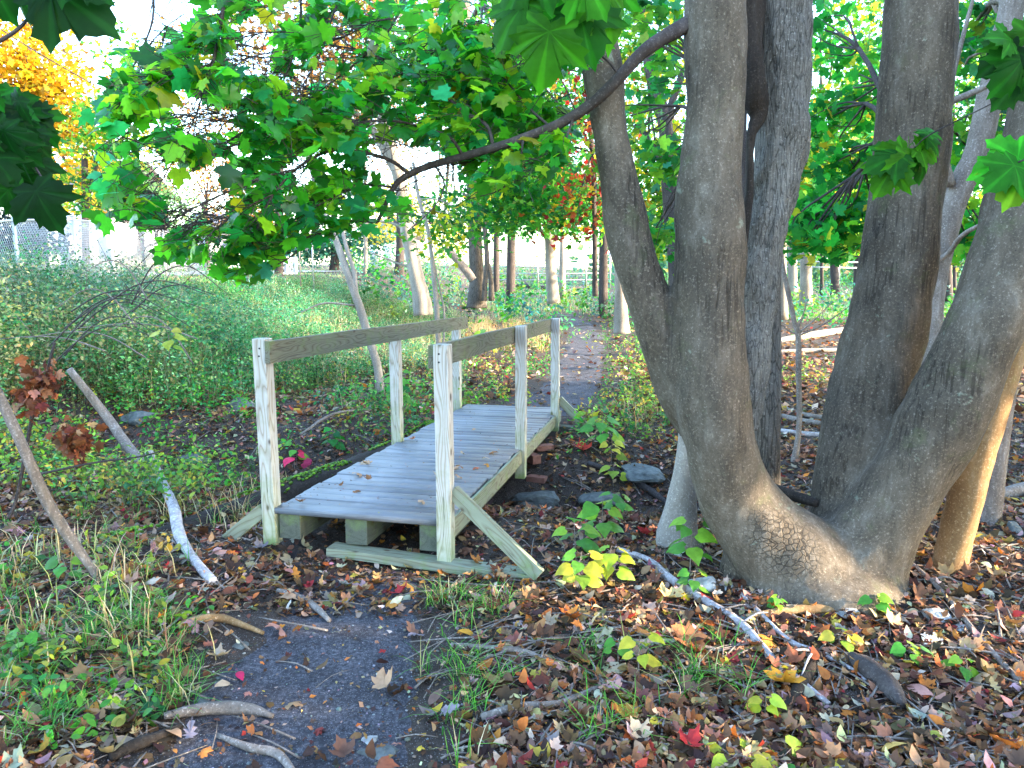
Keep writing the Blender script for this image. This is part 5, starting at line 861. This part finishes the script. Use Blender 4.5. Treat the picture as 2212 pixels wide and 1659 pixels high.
# ------------------------------------------------------------------ single fallen leaves worth pointing at
TAN = (.48, .28, .16); PALE = (.44, .33, .23); ORA = (.58, .24, .04); RD = (.42, .03, .03); PUR = (.28, .23, .26); YL = (.72, .50, .02); BR = (.26, .11, .04); PINK = (.50, .25, .20); GRN = (.16, .26, .12)
FL = [(110, 1450, 62, 'map', YL, 'bright yellow fallen leaf standing in the left grass'), (120, 1490, 48, 'map', (.6, .32, .02), 'orange yellow leaf under the bright yellow one'), (815, 1500, 52, 'map', TAN, 'tan maple leaf alone on the worn dirt path'), (600, 1300, 50, 'map', TAN, 'brown maple leaf near the upper end of the path stick'), (700, 1318, 46, 'oak', GRN, 'pale green oak leaf on the dirt before the bridge'), (612, 1370, 46, 'map', PINK, 'pinkish curled leaf on the dirt left of centre'), (780, 1290, 44, 'map', PALE, 'pale leaf near the bridge sill'), (835, 1315, 44, 'map', ORA, 'orange tan maple leaf right of the pale leaf'), (868, 1298, 34, 'map', RD, 'deep red maple leaf lying before the sill'), (895, 1285, 34, 'map', (.65, .30, .06), 'bright orange maple leaf beside the sill'),
      (880, 1380, 40, 'oak', PUR, 'lavender grey oak leaf at right edge of path'), (930, 1475, 40, 'map', ORA, 'small orange leaf right of the dirt'), (415, 1590, 56, 'oak', PUR, 'lavender grey leaf beside the root'), (945, 1560, 56, 'oak', PUR, 'lavender grey oak leaf at the lower right of path'), (360, 1590, 56, 'ova', TAN, 'long tan leaf over the lower left root'), (190, 1570, 60, 'ova', ORA, 'large orange brown leaf in the lower left'), (265, 1560, 50, 'map', PALE, 'pale curled leaf next to the large orange brown leaf'), (100, 1580, 40, 'map', RD, 'dark red leaf in lower left litter'), (30, 1500, 50, 'map', BR, 'brown leaf at the lower left edge'), (500, 1490, 40, 'ova', PALE, 'pale narrow leaf by the path edge'), (515, 1470, 34, 'ova', (.5, .02, .08), 'small crimson leaf on the dark dirt'), (490, 1390, 36, 'oak', TAN, 'small tan leaf close to the upper root'), (470, 1440, 40, 'map', PALE, 'cream leaf on the left side of the dirt'),
      (1125, 1090, 44, 'map', BR, 'brown curled leaf in the shade of the ditch'), (1262, 985, 34, 'map', (.5, .05, .03), 'red leaf near the far brace'), (1255, 1140, 40, 'map', (.60, .09, .04), 'scarlet maple leaf on the dark ditch soil'), (1260, 1075, 30, 'ova', (.7, .30, .02), 'golden oval leaf in the ditch'), (1450, 980, 40, 'map', (.6, .2, .1), 'salmon leaf beside the pale thin trunk'), (1405, 1165, 36, 'map', (.45, .04, .05), 'crimson leaf behind the flaring thin trunk'), (1670, 1400, 46, 'map', ORA, 'orange leaf near the dark branch'), (1500, 1395, 66, 'map', (.5, .18, .07), 'large rust coloured leaf in the right litter'), (1540, 1400, 66, 'map', (.58, .26, .10), 'large light rust leaf leaning on another'), (1440, 1310, 54, 'map', (.62, .46, .20), 'buff maple leaf below the white rock'), (1478, 1290, 30, 'map', YL, 'yellow leaf by the diagonal stick'), (1690, 1490, 66, 'map', (.62, .28, .03), 'large golden orange leaf low in the right litter'), (1720, 1465, 50, 'map', YL, 'yellow orange leaf just above the golden orange one'),
      (1860, 1370, 40, 'map', BR, 'brown leaf right of the trunk base'), (1955, 1495, 56, 'ova', PINK, 'pink brown leaf near the dark wood slab'), (1900, 1640, 66, 'ova', (.68, .42, .12), 'broad golden tan leaf at the bottom right'), (1270, 1570, 44, 'map', (.65, .35, .05), 'orange leaf at the bottom centre'), (1130, 1350, 36, 'oak', PUR, 'lavender oak leaf right of the bricks'), (1190, 1440, 40, 'map', PINK, 'pinkish leaf by the grey stick'), (1330, 1500, 46, 'map', PINK, 'rosy tan leaf in the lower middle litter'), (1620, 1440, 34, 'oak', PUR, 'lavender oak leaf below the dark branch'), (2100, 1300, 50, 'map', (.62, .2, .02), 'orange sunlit leaf beside the leaning trunk'), (2160, 1320, 50, 'map', (.62, .24, .03), 'bright orange leaf in the sunny patch at right'), (1480, 1640, 50, 'map', RD, 'dark red leaf at the bottom middle'), (1410, 1630, 50, 'oak', PUR, 'grey oak leaf at the bottom middle')]
TMS = {'map': T_mapdry, 'oak': T_oak, 'ova': T_ova}
for k, (px, py, ln, kd, c, lab) in enumerate(FL):
    p = gp(px, py) + Vector((0, 0, .03)); o = leafmesh('fallen_leaf', [TMS[kd][k % len(TMS[kd])]], np.zeros((1, 3)), frames(1, 1, .28), [ln * depth(p) / F], np.array([c]), M_dry); o.location = p; tag(o, lab, 'leaf', 'larger fallen leaves')
DL = [(.12, .08, BR), (.95, .12, TAN), (1.25, .1, TAN), (1.32, .03, PALE), (.65, .15, BR), (.30, .9, TAN), (1.30, .88, BR), (1.22, .8, TAN), (1.32, .97, (.5, .12, .04)), (1.0, .8, PALE), (1.03, .93, TAN), (1.75, .75, PALE), (1.72, .92, PALE), (1.5, 1.0, ORA), (2.3, .1, PINK), (1.9, .95, BR), (.8, .3, BR), (2.9, .5, TAN), (3.6, .9, TAN), (.5, .35, BR)]
for k, (s_, t, c) in enumerate(DL):
    p = B(s_, t, .022); o = leafmesh('fallen_leaf', [(T_mapdry + T_oak)[k % 7]], np.zeros((1, 3)), frames(1, 1, .2), [random.uniform(.05, .085)], np.array([c]), M_dry); o.location = p; tag(o, 'small dry curled leaf lying on the bridge deck', 'leaf', 'dry leaves on the bridge deck')
# ------------------------------------------------------------------ beyond the bank: fence, houses, lattice rail
FN = [(-7.2, 9.0), (-7.9, 12.0), (-8.7, 15), (-9.35, 17.6), (-9.7, 21), (-10, 24.5)]
fence = empty('chain_link_fence', (-8.7, 15, 1.5), 'chain link fence along the road at far left', 'fence'); bpy.context.view_layer.update()
A = Acc(); hf = 1.3
for (a, b), (c, d) in zip(FN[:-1], FN[1:]):
    L = math.hypot(c - a, d - b); z0 = H1(a, b) + .02; z1 = H1(c, d) + .02; st = .075; n = int((L + hf) / st)
    for sgn in (1, -1):
        for k in range(-int(hf / st), int(L / st) + 1):
            u0, u1 = k * st, k * st + hf; h0, h1 = 0, hf
            if u0 < 0: h0 = -u0; u0 = 0
            if u1 > L: h1 = hf - (u1 - L); u1 = L
            if u1 <= u0: continue
            if sgn < 0: u0, u1 = L - u0, L - u1
            q = lambda u, h: (a + (c - a) * u / L, b + (d - b) * u / L, z0 + (z1 - z0) * u / L + h)
            A.add(*tube([q(u0, h0), q(u1, h1)], [.0034, .0034], 3, 1))
A.build('mesh', M_metal, fence)
for (a, b) in FN: A = Acc(); z0 = H1(a, b); A.add(*tube([(a, b, z0 - .1), (a, b, z0 + hf + .08)], [.03, .03], 10, 1)); A.add(*tube([(a, b, z0 + hf + .08), (a, b, z0 + hf + .12)], [.036, .02], 10, 1)); A.build('post', M_white if abs(b - 17.6) < .1 else M_metal, fence, True)
A = Acc(); A.add(*tube([(a, b, H1(a, b) + hf + .02) for a, b in FN], [.018] * len(FN), 8, 1)); A.build('top_rail', M_metal, fence, True)
def boxm(A, x0, x1, y0, y1, z0, z1):
    V = [(x, y, z) for z in (z0, z1) for y in (y0, y1) for x in (x0, x1)]; A.add(V, [[[0, 2, 3, 1], [4, 5, 7, 6], [0, 1, 5, 4], [1, 3, 7, 5], [3, 2, 6, 7], [2, 0, 4, 6]]])
def house(name, pxa, pxb, Y, h, label, rise=2.0, wins=3, storeys=2):
    xa, xb = at(pxa, 560, Y).x, at(pxb, 560, Y).x; z0 = 1.3; r = empty(name, ((xa + xb) / 2, Y, z0), label, 'house')
    A = Acc(); boxm(A, xa, xb, Y, Y + 7, z0, z0 + h); A.build('wall', M_white, r); A = Acc(); e = .4
    V = [(xa - e, Y - e, z0 + h), (xb + e, Y - e, z0 + h), (xb + e, Y + 3.5, z0 + h + rise), (xa - e, Y + 3.5, z0 + h + rise), (xa - e, Y + 7 + e, z0 + h), (xb + e, Y + 7 + e, z0 + h)]; V += [(x, y, z + .15) for x, y, z in V]
    A.add(V, [[[0, 1, 2, 3], [3, 2, 5, 4], [6, 9, 8, 7], [9, 10, 11, 8], [0, 6, 7, 1], [4, 5, 11, 10], [0, 3, 9, 6], [3, 4, 10, 9], [1, 7, 8, 2], [2, 8, 11, 5]]]); A.build('roof', M_roof, r)
    for s_ in range(storeys):
        for k in range(wins):
            cx = xa + (xb - xa) * (k + .5) / wins; zc = z0 + 1.0 + s_ * 2.7; A = Acc(); boxm(A, cx - .5, cx + .5, Y - .06, Y - .003, zc, zc + 1.4); w = A.build('window', M_white, r); A = Acc(); boxm(A, cx - .42, cx - .03, Y - .075, Y - .062, zc + .08, zc + 1.32); boxm(A, cx + .03, cx + .42, Y - .075, Y - .062, zc + .08, zc + 1.32); o = A.build('pane', M_glass, None); o.parent = w; o.matrix_parent_inverse = Matrix.Translation(-r.location)
house('house', 130, 262, 46, 5.2, 'white two storey house behind the chain link fence'); house('house', 395, 520, 58, 2.9, 'low white house right of the slim trunk', 1.8, 3, 1); house('house', 800, 890, 66, 3.0, 'white house glimpsed left of the leaning pale trunk', 1.6, 3, 1)
lat = empty('lattice_railing', at(565, 590, 30), 'white railing with crossed braces beyond the road', 'railing'); pa, pb = at(505, 592, 30), at(640, 592, 30); A = Acc(); hl = .62; n = 7
for h_ in (0.02, hl): A.add(*tube([pa + Vector((0, 0, h_)), pb + Vector((0, 0, h_))], [.05, .05], 6, 1))
for k in range(n):
    a = pa.lerp(pb, k / n); b = pa.lerp(pb, (k + 1) / n); A.add(*tube([a, b + Vector((0, 0, hl))], [.035, .035], 5, 1)); A.add(*tube([a + Vector((0, 0, hl)), b], [.035, .035], 5, 1))
A.build('rails', M_white, lat)
for k in range(0, n + 1, 1): a = pa.lerp(pb, k / n); A = Acc(); boxm(A, a.x - .05, a.x + .05, a.y - .05, a.y + .05, a.z - .3, a.z + hl + .06); A.build('post', M_white, lat)
wf = empty('wire_fence', at(1180, 600, 40), 'pale wire fence crossing the far clearing left of the trail', 'fence'); A = Acc()
for py in (548, 562, 576, 590, 604): A.add(*ptube([(1050, py, 40, 1.6), (1180, py + 1, 40, 1.6), (1320, py, 40, 1.6)], 4, 1))
A.build('wires', M_metal, wf)
for px in (1058, 1110, 1162, 1214, 1266, 1318): A = Acc(); A.add(*ptube([(px, 543, 40, 3.4), (px, 622, 40, 3.4)], 6, 1)); A.build('post', M_metal, wf)
gr = empty('guard_rail', at(1830, 600, 38), 'pale metal guard rail far back right of the split stem', 'railing'); A = Acc()
for py in (566, 578): A.add(*ptube([(1700, py - 2, 38, 3), (1870, py + 1, 38, 3)], 6, 1))
A.build('rails', M_metal, gr); 
for px in (1720, 1812, 1860): A = Acc(); A.add(*ptube([(px, 564, 38, 3.5), (px, 604, 38, 3.5)], 6, 1)); A.build('post', M_metal, gr)
for k, (px, lab) in enumerate(((677, 'thin metal post standing at the road edge'), (690, 'x'), (573, 'x'), (649, 'pale wooden post by the road'))):
    if lab == 'x': continue
    b = at(px, 600, 22); A = Acc(); A.add(*tube([(b.x, b.y, b.z - .4), (b.x, b.y, b.z + .95 + .4 * (k == 0))], [.02, .02], 8, 1)); tag(A.build('metal_post' if k == 0 else 'wooden_post', M_metal if k == 0 else M_pale), lab, 'post')
for l, lab, w in (([(-60, 20, 16, 5), (0, 62, 16, 5), (130, 142, 16, 5), (360, 265, 16, 5), (700, 420, 16, 5)], 'thicker black utility wire crossing the top left sky', .012), ([(-60, -30, 16, 3), (20, 25, 16, 3), (130, 105, 16, 3), (330, 230, 16, 3), (700, 400, 16, 3)], 'thinner black wire above the thicker one', .008)):
    P, R = pp(l); A = Acc(); A.add(*tube(P, [w] * len(P), 6, 4)); tag(A.build('utility_wire', M_wire), lab, 'wire')
# ------------------------------------------------------------------ light
wd = bpy.data.worlds.new('World'); sc.world = wd; wd.use_nodes = True; nt = wd.node_tree; bg = nt.nodes['Background']
sky = nt.nodes.new('ShaderNodeTexSky'); sky.sky_type = 'NISHITA'; sky.sun_disc = False; el = math.asin(SUND.z); az = math.atan2(SUND.x, SUND.y)
sky.sun_elevation = el; sky.sun_rotation = az; sky.air_density = 1.0; sky.dust_density = 1.2; sky.ozone_density = 2.0
nt.links.new(sky.outputs[0], bg.inputs[0]); bg.inputs[1].default_value = .15
sl = bpy.data.lights.new('sun', 'SUN'); sl.energy = 2.0; sl.angle = math.radians(.6); sl.color = (1, .80, .56); so = bpy.data.objects.new('sun', sl); COL.objects.link(so); so.rotation_euler = SUND.to_track_quat('Z', 'Y').to_euler()
vs = sc.view_settings; sc.display_settings.display_device = 'sRGB'; vs.view_transform = 'Standard'; vs.look = 'None'; vs.exposure = 3.85; vs.gamma = 1.0
sc.render.engine = 'CYCLES'; cy = sc.cycles; cy.use_denoising = True; cy.max_bounces = 7; cy.diffuse_bounces = 4; cy.transmission_bounces = 4; cy.glossy_bounces = 2; cy.sample_clamp_indirect = 8
